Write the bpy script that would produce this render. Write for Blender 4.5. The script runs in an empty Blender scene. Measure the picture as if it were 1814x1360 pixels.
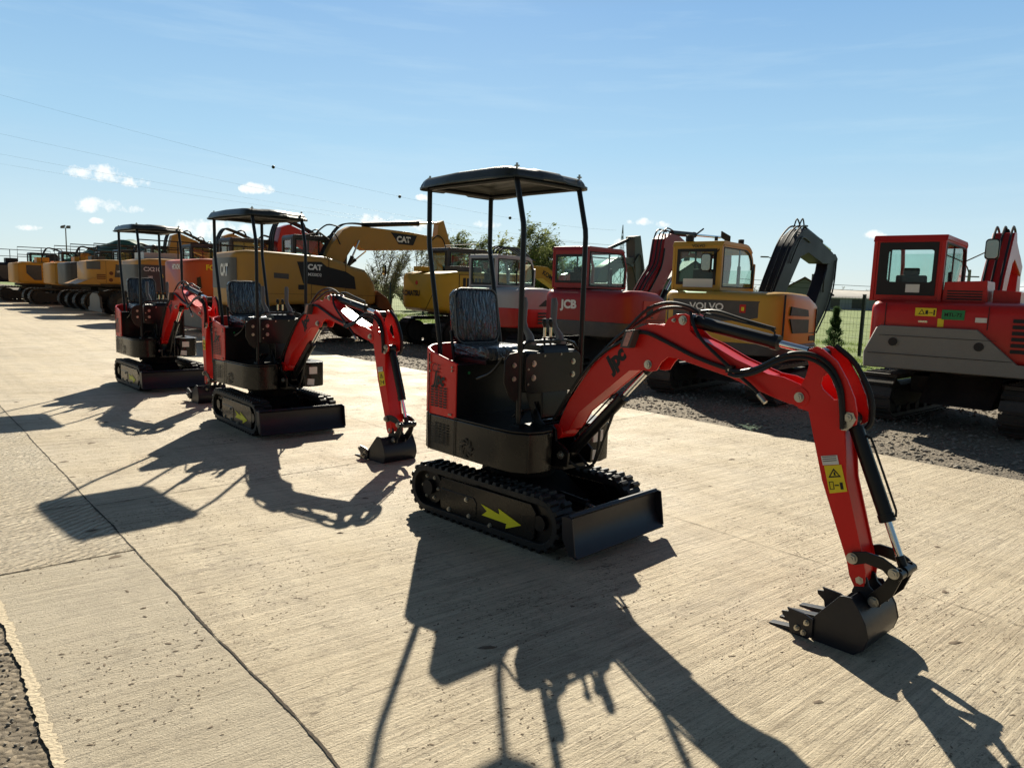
import bpy, bmesh, math, random
import numpy as np
from mathutils import Vector, Matrix, noise as mnoise
from mathutils.geometry import tessellate_polygon
S = bpy.context.scene; COL = S.collection
R = math.radians; PI = math.pi
random.seed(7); RNG = np.random.default_rng(7)

# ------------------------------------------------------------------ camera, world, sun, exposure
CH = 1.65
cd = bpy.data.cameras.new('camera'); cam = bpy.data.objects.new('camera', cd); COL.objects.link(cam)
cd.sensor_width = 36; cd.lens = 1290 / 1814 * 36; cd.clip_start = .05; cd.clip_end = 6000
_p = math.atan((680 - 513) / 1290); _r = R(1.8)
Fv = Vector((0, math.cos(_p), -math.sin(_p))); U0 = Vector((0, math.sin(_p), math.cos(_p))); R0 = Vector((1, 0, 0))
Rv = R0 * math.cos(_r) + U0 * math.sin(_r); Uv = -R0 * math.sin(_r) + U0 * math.cos(_r)
cam.matrix_world = Matrix(((Rv.x, Uv.x, -Fv.x, 0), (Rv.y, Uv.y, -Fv.y, 0), (Rv.z, Uv.z, -Fv.z, CH), (0, 0, 0, 1)))
S.camera = cam
SUN_AZ, SUN_EL = 93.7, 33.2
w = bpy.data.worlds.new('World'); S.world = w; w.use_nodes = True
nt = w.node_tree; nt.nodes.clear(); N = nt.nodes; LK = nt.links
out = N.new('ShaderNodeOutputWorld'); bg = N.new('ShaderNodeBackground'); sky = N.new('ShaderNodeTexSky')
sky.sky_type = 'NISHITA'; sky.sun_disc = False; sky.sun_elevation = R(SUN_EL); sky.sun_rotation = R(90 - SUN_AZ)
sky.air_density = 1.0; sky.dust_density = .2; sky.ozone_density = 3
bg.inputs['Strength'].default_value = .085
def skydir(px, py):
    d = Fv * 1290 + Rv * (px - 907) - Uv * (py - 680); return d.normalized()
# small fair-weather clouds low in the sky, by world direction
CL = [(178, 308, 42, 12), (242, 324, 22, 9), (168, 362, 32, 10), (236, 371, 20, 6), (172, 391, 10, 4), (455, 334, 25, 9), (50, 403, 18, 4),
      (380, 405, 62, 14), (668, 392, 30, 12), (700, 396, 24, 6), (745, 400, 22, 8), (1135, 394, 22, 7), (1172, 397, 13, 5), (860, 398, 28, 7), (1100, 428, 24, 5), (1550, 415, 20, 6),
      (752, 350, 14, 5), (1120, 394, 12, 4), (1820, 520, 60, 14), (590, 430, 40, 9)]
tc = N.new('ShaderNodeTexCoord'); nz = N.new('ShaderNodeTexNoise'); nz.inputs['Scale'].default_value = 48; nz.inputs['Detail'].default_value = 9; nz.inputs['Roughness'].default_value = .66
LK.new(tc.outputs['Generated'], nz.inputs['Vector'])
acc = None
def mth(op, a, b=None, c=None):
    n = N.new('ShaderNodeMath'); n.operation = op
    for i, v in enumerate((a, b, c)):
        if v is None: continue
        if isinstance(v, (int, float)): n.inputs[i].default_value = v
        else: LK.new(v, n.inputs[i])
    return n.outputs[0]
for (px, py, rx, ry) in CL:
    c = skydir(px, py)
    e1 = (skydir(px + 10, py + .3) - skydir(px - 10, py - .3)).normalized(); e2 = c.cross(e1).normalized()
    s1 = rx * 1.15 / 1290; s2 = ry * 1.35 / 1290
    v = N.new('ShaderNodeVectorMath'); v.operation = 'DOT_PRODUCT'; LK.new(tc.outputs['Generated'], v.inputs[0]); v.inputs[1].default_value = e1 / s1
    u = N.new('ShaderNodeVectorMath'); u.operation = 'DOT_PRODUCT'; LK.new(tc.outputs['Generated'], u.inputs[0]); u.inputs[1].default_value = e2 / s2
    a = mth('SUBTRACT', v.outputs['Value'], c.dot(e1) / s1); b = mth('SUBTRACT', u.outputs['Value'], c.dot(e2) / s2)
    k = mth('SUBTRACT', 1.0, mth('ADD', mth('MULTIPLY', a, a), mth('MULTIPLY', b, b)))
    fw = N.new('ShaderNodeVectorMath'); fw.operation = 'DOT_PRODUCT'; LK.new(tc.outputs['Generated'], fw.inputs[0]); fw.inputs[1].default_value = c
    k = mth('MULTIPLY', mth('MAXIMUM', k, 0.0), mth('GREATER_THAN', fw.outputs['Value'], 0.5))
    acc = k if acc is None else mth('MAXIMUM', acc, k)
den = mth('ADD', mth('MULTIPLY', mth('SUBTRACT', nz.outputs['Fac'], .54), 4.2), acc)
den = mth('MULTIPLY', mth('MULTIPLY', mth('SUBTRACT', den, .18), 1.5), mth('GREATER_THAN', acc, 0.0))
dcl = N.new('ShaderNodeClamp'); LK.new(den, dcl.inputs['Value'])
# thin high cirrus
mp = N.new('ShaderNodeMapping'); mp.inputs['Scale'].default_value = (2.2, 2.2, 22); mp.inputs['Rotation'].default_value = (.05, .06, 0); LK.new(tc.outputs['Generated'], mp.inputs['Vector'])
n2 = N.new('ShaderNodeTexNoise'); n2.inputs['Scale'].default_value = 1.7; n2.inputs['Detail'].default_value = 7; n2.inputs['Roughness'].default_value = .62; LK.new(mp.outputs[0], n2.inputs['Vector'])
cir = N.new('ShaderNodeMapRange'); cir.inputs['From Min'].default_value = .5; cir.inputs['From Max'].default_value = .85; cir.inputs['To Max'].default_value = .30; LK.new(n2.outputs['Fac'], cir.inputs['Value'])
sx = N.new('ShaderNodeSeparateXYZ'); LK.new(tc.outputs['Generated'], sx.inputs[0]); rmp = N.new('ShaderNodeValToRGB'); LK.new(sx.outputs['Z'], rmp.inputs['Fac'])
for i_, (p_, c_) in enumerate(((0, (.52, .62, .65)), (.07, (.46, .60, .67)), (.18, (.315, .52, .67)), (.34, (.195, .385, .62)), (.55, (.085, .12, .17)), (1, (.06, .08, .12)))):
    e_ = rmp.color_ramp.elements[i_] if i_ < 2 else rmp.color_ramp.elements.new(p_)
    e_.position = p_; e_.color = (*[v_ * 1 for v_ in c_], 1)
rsc = N.new('ShaderNodeVectorMath'); rsc.operation = 'SCALE'; rsc.inputs['Scale'].default_value = 8.3; LK.new(rmp.outputs[0], rsc.inputs[0])
gm = N.new('ShaderNodeMix'); gm.data_type = 'RGBA'; gm.inputs[0].default_value = .84; LK.new(sky.outputs[0], gm.inputs[6]); LK.new(rsc.outputs[0], gm.inputs[7])
bk_ = N.new('ShaderNodeMapRange'); bk_.inputs['From Min'].default_value = -.5; bk_.inputs['From Max'].default_value = .6; bk_.inputs['To Min'].default_value = .30; LK.new(sx.outputs['Y'], bk_.inputs['Value']); bks = N.new('ShaderNodeVectorMath'); bks.operation = 'SCALE'; LK.new(gm.outputs[2], bks.inputs[0]); LK.new(bk_.outputs[0], bks.inputs['Scale'])
m1 = N.new('ShaderNodeMix'); m1.data_type = 'RGBA'; m1.inputs[7].default_value = (4.6, 5.9, 6.6, 1); LK.new(cir.outputs[0], m1.inputs[0]); LK.new(bks.outputs[0], m1.inputs[6])
m2 = N.new('ShaderNodeMix'); m2.data_type = 'RGBA'; m2.inputs[7].default_value = (7.6, 7.7, 7.5, 1); LK.new(mth('MULTIPLY', dcl.outputs[0], .8), m2.inputs[0]); LK.new(m1.outputs[2], m2.inputs[6])
LK.new(m2.outputs[2], bg.inputs['Color']); LK.new(bg.outputs[0], out.inputs['Surface'])
sd = bpy.data.lights.new('sun', 'SUN'); sd.energy = 5.0; sd.angle = R(.55); sd.color = (1, .92, .76)
so = bpy.data.objects.new('sun', sd); COL.objects.link(so)
sv = Vector((math.cos(R(SUN_AZ)) * math.cos(R(SUN_EL)), math.sin(R(SUN_AZ)) * math.cos(R(SUN_EL)), math.sin(R(SUN_EL))))
so.rotation_euler = sv.to_track_quat('Z', 'Y').to_euler()
S.view_settings.view_transform = 'Standard'; S.view_settings.look = 'None'; S.view_settings.exposure = .78; S.view_settings.gamma = 1

# ------------------------------------------------------------------ materials
def mat(name, col, rough=.5, metal=0., var=.12, vscale=6., bump=0., bscale=60., coat=0., dust=0., dustcol=(.25, .19, .12), spec=.35, rvar=.1):
    m = bpy.data.materials.new(name); m.use_nodes = True; t = m.node_tree; n = t.nodes; L = t.links
    b = n['Principled BSDF']; b.inputs['Metallic'].default_value = metal; b.inputs['Roughness'].default_value = rough
    b.inputs['Specular IOR Level'].default_value = spec
    if coat: b.inputs['Coat Weight'].default_value = coat; b.inputs['Coat Roughness'].default_value = .08
    c = n.new('ShaderNodeTexCoord')
    z = n.new('ShaderNodeTexNoise'); z.inputs['Scale'].default_value = vscale; z.inputs['Detail'].default_value = 7; z.inputs['Roughness'].default_value = .65
    L.new(c.outputs['Object'], z.inputs['Vector'])
    x = n.new('ShaderNodeMix'); x.data_type = 'RGBA'
    x.inputs[6].default_value = (*[v * (1 - var) for v in col], 1); x.inputs[7].default_value = (*[min(1, v * (1 + var)) for v in col], 1)
    L.new(z.outputs['Fac'], x.inputs[0]); last = x.outputs[2]
    if dust:
        z2 = n.new('ShaderNodeTexNoise'); z2.inputs['Scale'].default_value = vscale * .55; z2.inputs['Detail'].default_value = 9; z2.inputs['Roughness'].default_value = .75
        L.new(c.outputs['Object'], z2.inputs['Vector'])
        mr = n.new('ShaderNodeMapRange'); mr.inputs['From Min'].default_value = .42; mr.inputs['From Max'].default_value = .72; mr.inputs['To Max'].default_value = dust
        L.new(z2.outputs['Fac'], mr.inputs['Value'])
        y = n.new('ShaderNodeMix'); y.data_type = 'RGBA'; y.inputs[7].default_value = (*dustcol, 1); L.new(mr.outputs[0], y.inputs[0]); L.new(last, y.inputs[6]); last = y.outputs[2]
    L.new(last, b.inputs['Base Color'])
    mr2 = n.new('ShaderNodeMapRange'); mr2.inputs['To Min'].default_value = max(.02, rough - rvar); mr2.inputs['To Max'].default_value = min(1, rough + rvar); L.new(z.outputs['Fac'], mr2.inputs['Value']); L.new(mr2.outputs[0], b.inputs['Roughness'])
    if bump:
        z3 = n.new('ShaderNodeTexNoise'); z3.inputs['Scale'].default_value = bscale; z3.inputs['Detail'].default_value = 4; L.new(c.outputs['Object'], z3.inputs['Vector'])
        bp = n.new('ShaderNodeBump'); bp.inputs['Strength'].default_value = bump; bp.inputs['Distance'].default_value = .01; L.new(z3.outputs['Fac'], bp.inputs['Height']); L.new(bp.outputs[0], b.inputs['Normal'])
    return m
M = {}
M['red'] = mat('red_paint', (.66, .010, .008), .36, var=.06, vscale=4, coat=.06, spec=.3, dust=.04, rvar=.06, bump=.03, bscale=25)
M['redin'] = M['red']
M['black'] = mat('black_paint', (.006, .006, .007), .34, var=.3, coat=.08, dust=.02, vscale=5, bump=.04, bscale=20, spec=.3)
M['blackm'] = mat('matt_black_frame', (.006, .006, .006), .75, var=.3, spec=.15, dust=.06)
M['bladep'] = mat('blade_black_paint', (.008, .010, .017), .40, var=.35, coat=.05, dust=.03, vscale=5, bump=.08, bscale=12)
M['grey_hull'] = mat('hull_black_brown_paint', (.007, .0065, .006), .28, var=.2, coat=.10, dust=.01, spec=.3)
M['rubber'] = mat('rubber', (.009, .009, .010), .55, var=.4, vscale=12, bump=.25, bscale=90, dust=.12, dustcol=(.14, .12, .09))
M['tyre'] = mat('tyre_rubber', (.02, .02, .02), .8, var=.3, vscale=6, dust=.5, dustcol=(.13, .11, .09), bump=.2)
M['chrome'] = mat('chrome', (.8, .8, .8), .12, 1, var=.04, rvar=.04)
M['zinc'] = mat('zinc_bolt', (.50, .48, .42), .34, .9, var=.2, vscale=60)
M['hose'] = mat('hose_rubber', (.012, .012, .012), .45, var=.2)
M['wrap'] = mat('plastic_wrapped_seat', (.016, .020, .030), .22, var=.5, vscale=14, coat=.6)
M['grip'] = mat('grey_grip', (.12, .125, .13), .5, var=.1)
M['white'] = mat('white_decal', (.75, .74, .70), .5, var=.05)
M['cream'] = mat('sticker_white', (.7, .68, .62), .5, var=.08)
M['yel'] = mat('yellow_decal', (.78, .60, .02), .45, var=.08)
M['arrow'] = mat('arrow_yellow_decal', (.85, .78, .02), .45, var=.08)
M['ink'] = mat('black_ink', (.012, .012, .012), .5, var=.1)
M['green'] = mat('green_plate', (.02, .22, .07), .45, var=.1)
M['lens'] = mat('lamp_lens', (.45, .20, .18), .15, var=.5, vscale=60, coat=.6)
M['cyel'] = mat('cat_yellow_paint', (.45, .24, .045), .5, var=.14, dust=.25, vscale=1.6)
M['kyel'] = mat('komatsu_yellow_paint', (.54, .30, .015), .45, var=.12, dust=.18, vscale=1.6)
M['vyel'] = mat('volvo_yellow_paint', (.54, .30, .035), .42, var=.1, dust=.14, vscale=1.6, coat=.08)
M['lyel'] = mat('light_yellow_paint', (.55, .27, .045), .45, var=.14, dust=.28, vscale=1.6)
M['syel'] = mat('orange_yellow_paint', (.62, .27, .018), .42, var=.12, dust=.2, vscale=1.6)
M['orange'] = mat('orange_red_paint', (.50, .075, .015), .45, var=.16, dust=.22, vscale=1.6)
M['tkred'] = mat('takeuchi_red_paint', (.50, .014, .010), .38, var=.14, dust=.08, vscale=2, coat=.08)
M['jred'] = mat('faded_crimson_paint', (.31, .014, .016), .45, var=.12, dust=.08, vscale=1.5, coat=.05)
M['cwgrey'] = mat('grey_casting_paint', (.20, .195, .18), .6, var=.2, dust=.2, vscale=3, bump=.15)
M['dgrey'] = mat('dark_grey_paint', (.055, .056, .058), .5, var=.2, dust=.22, vscale=3)
M['mgrey'] = mat('mid_grey_paint', (.085, .085, .085), .5, var=.2, dust=.25, vscale=2)
M['bwhite'] = mat('offwhite_paint', (.40, .40, .41), .4, var=.1, dust=.25, vscale=2, coat=.15)
M['blue'] = mat('blue_grey_boom_paint', (.014, .017, .026), .5, var=.3, spec=.2, dust=.04, vscale=2)
M['dark'] = mat('dark_undercarriage', (.022, .021, .020), .7, var=.4, dust=.4, vscale=4, dustcol=(.10, .085, .07), bump=.2, bscale=20)
M['steel'] = mat('worn_track_steel', (.055, .05, .045), .6, .4, var=.35, dust=.5, vscale=5, dustcol=(.12, .10, .085), bump=.2)
M['tarp'] = mat('green_tarpaulin', (.03, .10, .08), .6, var=.3, vscale=2, bump=.5, bscale=3)
M['rust'] = mat('rusty_metal', (.16, .055, .02), .75, var=.4, vscale=6)
M['seatc'] = mat('dark_seat_cloth', (.03, .03, .032), .8)
M['post'] = mat('green_black_post', (.015, .022, .018), .5)
M['wire'] = mat('fence_wire', (.06, .075, .065), .45, .4)
M['wood'] = mat('pole_concrete', (.22, .20, .18), .8, dust=.2)
M['lattice'] = mat('galvanised_lattice', (.22, .24, .25), .5, .5)
M['wallg'] = mat('grey_render_wall', (.20, .21, .20), .85, vscale=.8, var=.15)
M['wallw'] = mat('pale_wall', (.34, .38, .42), .8, vscale=.4, var=.15)
M['roofd'] = mat('dark_roof_tiles', (.055, .055, .06), .7, vscale=3)
M['roofb'] = mat('brown_roof_tiles', (.13, .06, .05), .8, vscale=3)
M['roofp'] = mat('pale_sheet_roof', (.62, .58, .52), .5, vscale=.6)
M['bark'] = mat('bark', (.20, .165, .125), .9, var=.3, vscale=12, bump=.4, bscale=30)
def leafmat(name, a, b):
    m = bpy.data.materials.new(name); m.use_nodes = True; t = m.node_tree; n = t.nodes; L = t.links; n.remove(n['Principled BSDF'])
    c = n.new('ShaderNodeTexCoord'); z = n.new('ShaderNodeTexNoise'); z.inputs['Scale'].default_value = 1.6; z.inputs['Detail'].default_value = 5; L.new(c.outputs['Object'], z.inputs['Vector'])
    x = n.new('ShaderNodeMix'); x.data_type = 'RGBA'; x.inputs[6].default_value = (*a, 1); x.inputs[7].default_value = (*b, 1); r = n.new('ShaderNodeMapRange'); r.inputs['From Min'].default_value = .35; r.inputs['From Max'].default_value = .65; L.new(z.outputs['Fac'], r.inputs['Value']); L.new(r.outputs[0], x.inputs[0])
    d = n.new('ShaderNodeBsdfDiffuse'); tr = n.new('ShaderNodeBsdfTranslucent'); L.new(x.outputs[2], d.inputs[0]); L.new(x.outputs[2], tr.inputs[0])
    mx = n.new('ShaderNodeMixShader'); mx.inputs[0].default_value = .5; L.new(d.outputs[0], mx.inputs[1]); L.new(tr.outputs[0], mx.inputs[2]); L.new(mx.outputs[0], n['Material Output'].inputs['Surface'])
    return m
M['leaf'] = leafmat('willow_leaf', (.14, .17, .06), (.27, .30, .12))
M['leafy'] = leafmat('yellow_green_leaf', (.18, .20, .05), (.32, .33, .10))
M['leafd'] = leafmat('dark_leaf', (.08, .105, .045), (.17, .20, .085))
M['leafp'] = leafmat('pale_leaf', (.16, .18, .10), (.27, .28, .16))
M['thuja'] = leafmat('thuja_leaf', (.04, .075, .03), (.08, .13, .055))
M['grass'] = leafmat('grass_blade', (.12, .19, .03), (.24, .31, .07))
def glassmat(name, tint, gl=.08):
    m = bpy.data.materials.new(name); m.use_nodes = True; t = m.node_tree; n = t.nodes; L = t.links; n.remove(n['Principled BSDF'])
    tr = n.new('ShaderNodeBsdfTransparent'); tr.inputs[0].default_value = (*tint, 1); g = n.new('ShaderNodeBsdfGlossy'); g.inputs['Roughness'].default_value = .03
    c = n.new('ShaderNodeTexCoord'); z = n.new('ShaderNodeTexNoise'); z.inputs['Scale'].default_value = 3; z.inputs['Detail'].default_value = 6; L.new(c.outputs['Object'], z.inputs['Vector'])
    dd = n.new('ShaderNodeBsdfDiffuse'); dd.inputs[0].default_value = (.3, .32, .30, 1); m0 = n.new('ShaderNodeMixShader'); mm = n.new('ShaderNodeMapRange'); mm.inputs['From Min'].default_value = .35; mm.inputs['From Max'].default_value = .8; mm.inputs['To Max'].default_value = .07; L.new(z.outputs['Fac'], mm.inputs['Value']); L.new(mm.outputs[0], m0.inputs[0])
    L.new(tr.outputs[0], m0.inputs[1]); L.new(dd.outputs[0], m0.inputs[2])
    lw = n.new('ShaderNodeLayerWeight'); lw.inputs[0].default_value = .5; pw = n.new('ShaderNodeMath'); pw.operation = 'POWER'; pw.inputs[1].default_value = 4; L.new(lw.outputs['Facing'], pw.inputs[0]); f = n.new('ShaderNodeMapRange'); f.inputs['To Min'].default_value = .035; f.inputs['To Max'].default_value = .6; L.new(pw.outputs[0], f.inputs['Value']); mx = n.new('ShaderNodeMixShader'); L.new(f.outputs[0], mx.inputs[0]); L.new(m0.outputs[0], mx.inputs[1]); L.new(g.outputs[0], mx.inputs[2]); L.new(mx.outputs[0], n['Material Output'].inputs['Surface'])
    return m
M['glass'] = glassmat('cab_glass', (.84, .93, .90))
M['glassd'] = glassmat('tinted_cab_glass', (.30, .40, .38))
# seat wrap: streaky plastic film bump
def wrapbump(m):
    t = m.node_tree; n = t.nodes; L = t.links; b = n['Principled BSDF']; c = n.new('ShaderNodeTexCoord'); mp = n.new('ShaderNodeMapping'); mp.inputs['Rotation'].default_value = (.75, .2, 0); mp.inputs['Scale'].default_value = (5, 11, 2.4)
    z = n.new('ShaderNodeTexNoise'); z.inputs['Scale'].default_value = 2.0; z.inputs['Detail'].default_value = 4; z.inputs['Distortion'].default_value = 1.6; L.new(c.outputs['Object'], mp.inputs[0]); L.new(mp.outputs[0], z.inputs['Vector'])
    bp = n.new('ShaderNodeBump'); bp.inputs['Strength'].default_value = 1.; bp.inputs['Distance'].default_value = .035; L.new(z.outputs['Fac'], bp.inputs['Height']); L.new(bp.outputs[0], b.inputs['Normal']); L.new(bp.outputs[0], b.inputs['Coat Normal'])
wrapbump(M['wrap'])

# ------------------------------------------------------------------ mesh builder
def spline(pts, k=6):
    P = [Vector(p) for p in pts]
    if len(P) < 3: return P
    o = []
    for i in range(len(P) - 1):
        a = P[max(i - 1, 0)]; b = P[i]; c = P[i + 1]; d = P[min(i + 2, len(P) - 1)]
        for j in range(k):
            t = j / k; o.append(.5 * ((2 * b) + (c - a) * t + (2 * a - 5 * b + 4 * c - d) * t * t + (3 * b - a - 3 * c + d) * t ** 3))
    o.append(P[-1]); return o
class MB:
    def __init__(s, T=None): s.v = []; s.f = []; s.m = []; s.T = T; s.mi = 0
    def add(s, vs, fs, mi=None):
        b = len(s.v)
        for p in vs:
            p = Vector(p); s.v.append(s.T(p) if s.T else p)
        for f in fs: s.f.append([b + i for i in f]); s.m.append(s.mi if mi is None else mi)
        return s
    def bx(s, x0, x1, y0, y1, z0, z1, mi=None):
        return s.add([(x, y, z) for x in (x0, x1) for y in (y0, y1) for z in (z0, z1)], [(0, 1, 3, 2), (4, 6, 7, 5), (0, 4, 5, 1), (2, 3, 7, 6), (0, 2, 6, 4), (1, 5, 7, 3)], mi)
    def ob(s, c, ax, ay, az, mi=None):   # oriented box: centre, half-axis vectors
        c, ax, ay, az = map(Vector, (c, ax, ay, az))
        return s.add([c + ax * i + ay * j + az * k for i in (-1, 1) for j in (-1, 1) for k in (-1, 1)], [(0, 1, 3, 2), (4, 6, 7, 5), (0, 4, 5, 1), (2, 3, 7, 6), (0, 2, 6, 4), (1, 5, 7, 3)], mi)
    def cyl(s, p0, p1, r, n=14, r1=None, mi=None):
        p0 = Vector(p0); p1 = Vector(p1); r1 = r if r1 is None else r1
        d = (p1 - p0).normalized(); a = d.orthogonal().normalized(); b = d.cross(a)
        vs = []
        for p, q in ((p0, r), (p1, r1)):
            vs += [p + (a * math.cos(2 * PI * i / n) + b * math.sin(2 * PI * i / n)) * q for i in range(n)]
        fs = [(i, (i + 1) % n, n + (i + 1) % n, n + i) for i in range(n)] + [tuple(range(n))[::-1], tuple(range(n, 2 * n))]
        return s.add(vs, fs, mi)
    def tube(s, pts, r, n=8, sm=0, mi=None):
        P = spline(pts, sm) if sm else [Vector(p) for p in pts]
        fr = None; vs = []
        for i, p in enumerate(P):
            d = (P[min(i + 1, len(P) - 1)] - P[max(i - 1, 0)]).normalized()
            if fr is None: a = d.orthogonal().normalized()
            else: a = (fr - d * fr.dot(d)).normalized()
            fr = a; b = d.cross(a); rr = r[i] if isinstance(r, (list, tuple)) else r
            vs += [p + (a * math.cos(2 * PI * k / n) + b * math.sin(2 * PI * k / n)) * rr for k in range(n)]
        fs = []
        for i in range(len(P) - 1):
            for k in range(n): fs.append((i * n + k, i * n + (k + 1) % n, (i + 1) * n + (k + 1) % n, (i + 1) * n + k))
        fs += [tuple(range(n))[::-1], tuple(range((len(P) - 1) * n, len(P) * n))]
        return s.add(vs, fs, mi)
    def prism(s, pts, a0, a1, pl='xz', holes=(), mi=None):
        def q(u, v, w):
            return {'xz': (u, w, v), 'xy': (u, v, w), 'yz': (w, u, v)}[pl]
        loops = [list(pts)] + [list(h) for h in holes]
        tr = tessellate_polygon([[Vector((p[0], p[1], 0)) for p in l] for l in loops]) if holes else None
        flat = [p for l in loops for p in l]; n = len(flat)
        vs = [q(p[0], p[1], a0) for p in flat] + [q(p[0], p[1], a1) for p in flat]
        fs = []
        if tr:
            fs += [tuple(t) for t in tr] + [tuple(n + i for i in t[::-1]) for t in tr]
        else: fs += [tuple(range(n)), tuple(range(n, 2 * n))[::-1]]
        b = 0
        for l in loops:
            k = len(l)
            fs += [(b + i, b + (i + 1) % k, n + b + (i + 1) % k, n + b + i) for i in range(k)]; b += k
        return s.add(vs, fs, mi)
    def loft(s, rings, cap=True, mi=None):
        n = len(rings[0]); vs = [p for r in rings for p in r]
        fs = [(i * n + k, i * n + (k + 1) % n, (i + 1) * n + (k + 1) % n, (i + 1) * n + k) for i in range(len(rings) - 1) for k in range(n)]
        if cap: fs += [tuple(range(n))[::-1], tuple(range((len(rings) - 1) * n, len(rings) * n))]
        return s.add(vs, fs, mi)
    def bolt(s, p, ax=(0, -1, 0), r=.018, h=.012, mi=None):
        p = Vector(p); ax = Vector(ax).normalized()
        s.cyl(p - ax * .004, p + ax * h * .25, r * 1.28, 16, mi=mi); s.cyl(p + ax * h * .35, p + ax * h, r, 6, mi=mi)
        s.cyl(p + ax * h, p + ax * h * 1.3, r * .5, 8, mi=mi); return s
    def wall(s, path, z0, z1, t, mi=None):   # upright sheet following a plan path; z1 callable
        n = len(path); L = []
        for i in range(n):
            a = Vector(path[max(i - 1, 0)]); b = Vector(path[min(i + 1, n - 1)]); d = (b - a).normalized(); L.append(Vector((-d.y, d.x)))
        vs = []
        for i, p in enumerate(path):
            p = Vector(p); q = p + L[i] * t; zb = z0(*p) if callable(z0) else z0; zt = z1(*p) if callable(z1) else z1
            vs += [(p.x, p.y, zb), (p.x, p.y, zt), (q.x, q.y, zt), (q.x, q.y, zb)]
        fs = []
        for i in range(n - 1):
            for k in range(4): fs.append((i * 4 + k, i * 4 + (k + 1) % 4, i * 4 + 4 + (k + 1) % 4, i * 4 + 4 + k))
        fs += [(0, 3, 2, 1), (n * 4 - 4, n * 4 - 3, n * 4 - 2, n * 4 - 1)]
        return s.add(vs, fs, mi)
    def build(s, name, mats, parent=None, bevel=0, ang=38, seg=2):
        me = bpy.data.meshes.new(name); me.from_pydata([tuple(p) for p in s.v], [], s.f)
        if not isinstance(mats, (list, tuple)): mats = [mats]
        for m in mats: me.materials.append(M[m] if isinstance(m, str) else m)
        me.polygons.foreach_set('material_index', s.m)
        b = bmesh.new(); b.from_mesh(me); bmesh.ops.recalc_face_normals(b, faces=b.faces); b.to_mesh(me); b.free()
        me.polygons.foreach_set('use_smooth', [True] * len(me.polygons))
        me.set_sharp_from_angle(angle=R(ang))
        o = bpy.data.objects.new(name, me); COL.objects.link(o)
        if parent: o.parent = parent
        if bevel:
            d = o.modifiers.new('bevel', 'BEVEL'); d.width = bevel; d.segments = seg; d.limit_method = 'ANGLE'; d.angle_limit = R(40); d.harden_normals = True
        return o
def tag(o, label=None, cat=None, group=None, kind=None):
    if label: o['label'] = label
    if cat: o['category'] = cat
    if group: o['group'] = group
    if kind: o['kind'] = kind
    return o
def empty(name, loc, rz=0, **k):
    o = bpy.data.objects.new(name, None); COL.objects.link(o); o.location = loc; o.rotation_euler = (0, 0, rz); o.empty_display_size = .3
    return tag(o, **k)
def circ(cx, cy, r, n=16, a0=0, a1=360):
    full = abs(a1 - a0) >= 360; m = n if full else n + 1
    return [(cx + r * math.cos(R(a0 + (a1 - a0) * i / n)), cy + r * math.sin(R(a0 + (a1 - a0) * i / n))) for i in range(m)]
def rrect(x0, x1, y0, y1, r, n=4):
    o = []
    for cx, cy, a in ((x1 - r, y1 - r, 0), (x0 + r, y1 - r, 90), (x0 + r, y0 + r, 180), (x1 - r, y0 + r, 270)): o += circ(cx, cy, r, n, a, a + 90)
    return o
def text(name, s, size, org, xd, nrm, m, parent, bold=.02, shear=0, sx=1.0):
    cu = bpy.data.curves.new('t', 'FONT'); cu.body = s; cu.size = size; cu.offset = bold * size; cu.shear = shear; cu.align_x = 'CENTER'; cu.align_y = 'CENTER'; cu.resolution_u = 4
    o = bpy.data.objects.new('t', cu); COL.objects.link(o); bpy.context.view_layer.update()
    me = bpy.data.meshes.new_from_object(o.evaluated_get(bpy.context.evaluated_depsgraph_get())); bpy.data.objects.remove(o); bpy.data.curves.remove(cu)
    xd = Vector(xd).normalized(); nrm = Vector(nrm).normalized(); yd = nrm.cross(xd).normalized(); org = Vector(org)
    for v in me.vertices: v.co = org + xd * v.co.x * sx + yd * v.co.y
    me.materials.clear(); me.materials.append(M[m]); me.name = name
    r = bpy.data.objects.new(name, me); COL.objects.link(r); r.parent = parent; return r
def arrays(name, V, Fc, m, parent=None, smooth=False):
    me = bpy.data.meshes.new(name); k = Fc.shape[1]
    me.vertices.add(len(V)); me.vertices.foreach_set('co', V.astype(np.float32).ravel())
    me.loops.add(Fc.size); me.loops.foreach_set('vertex_index', Fc.astype(np.int32).ravel())
    me.polygons.add(len(Fc)); me.polygons.foreach_set('loop_start', np.arange(0, Fc.size, k, dtype=np.int32)); me.polygons.foreach_set('loop_total', np.full(len(Fc), k, dtype=np.int32))
    me.update(); me.validate(); me.materials.append(M[m] if isinstance(m, str) else m)
    o = bpy.data.objects.new(name, me); COL.objects.link(o)
    if parent: o.parent = parent
    return o

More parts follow.
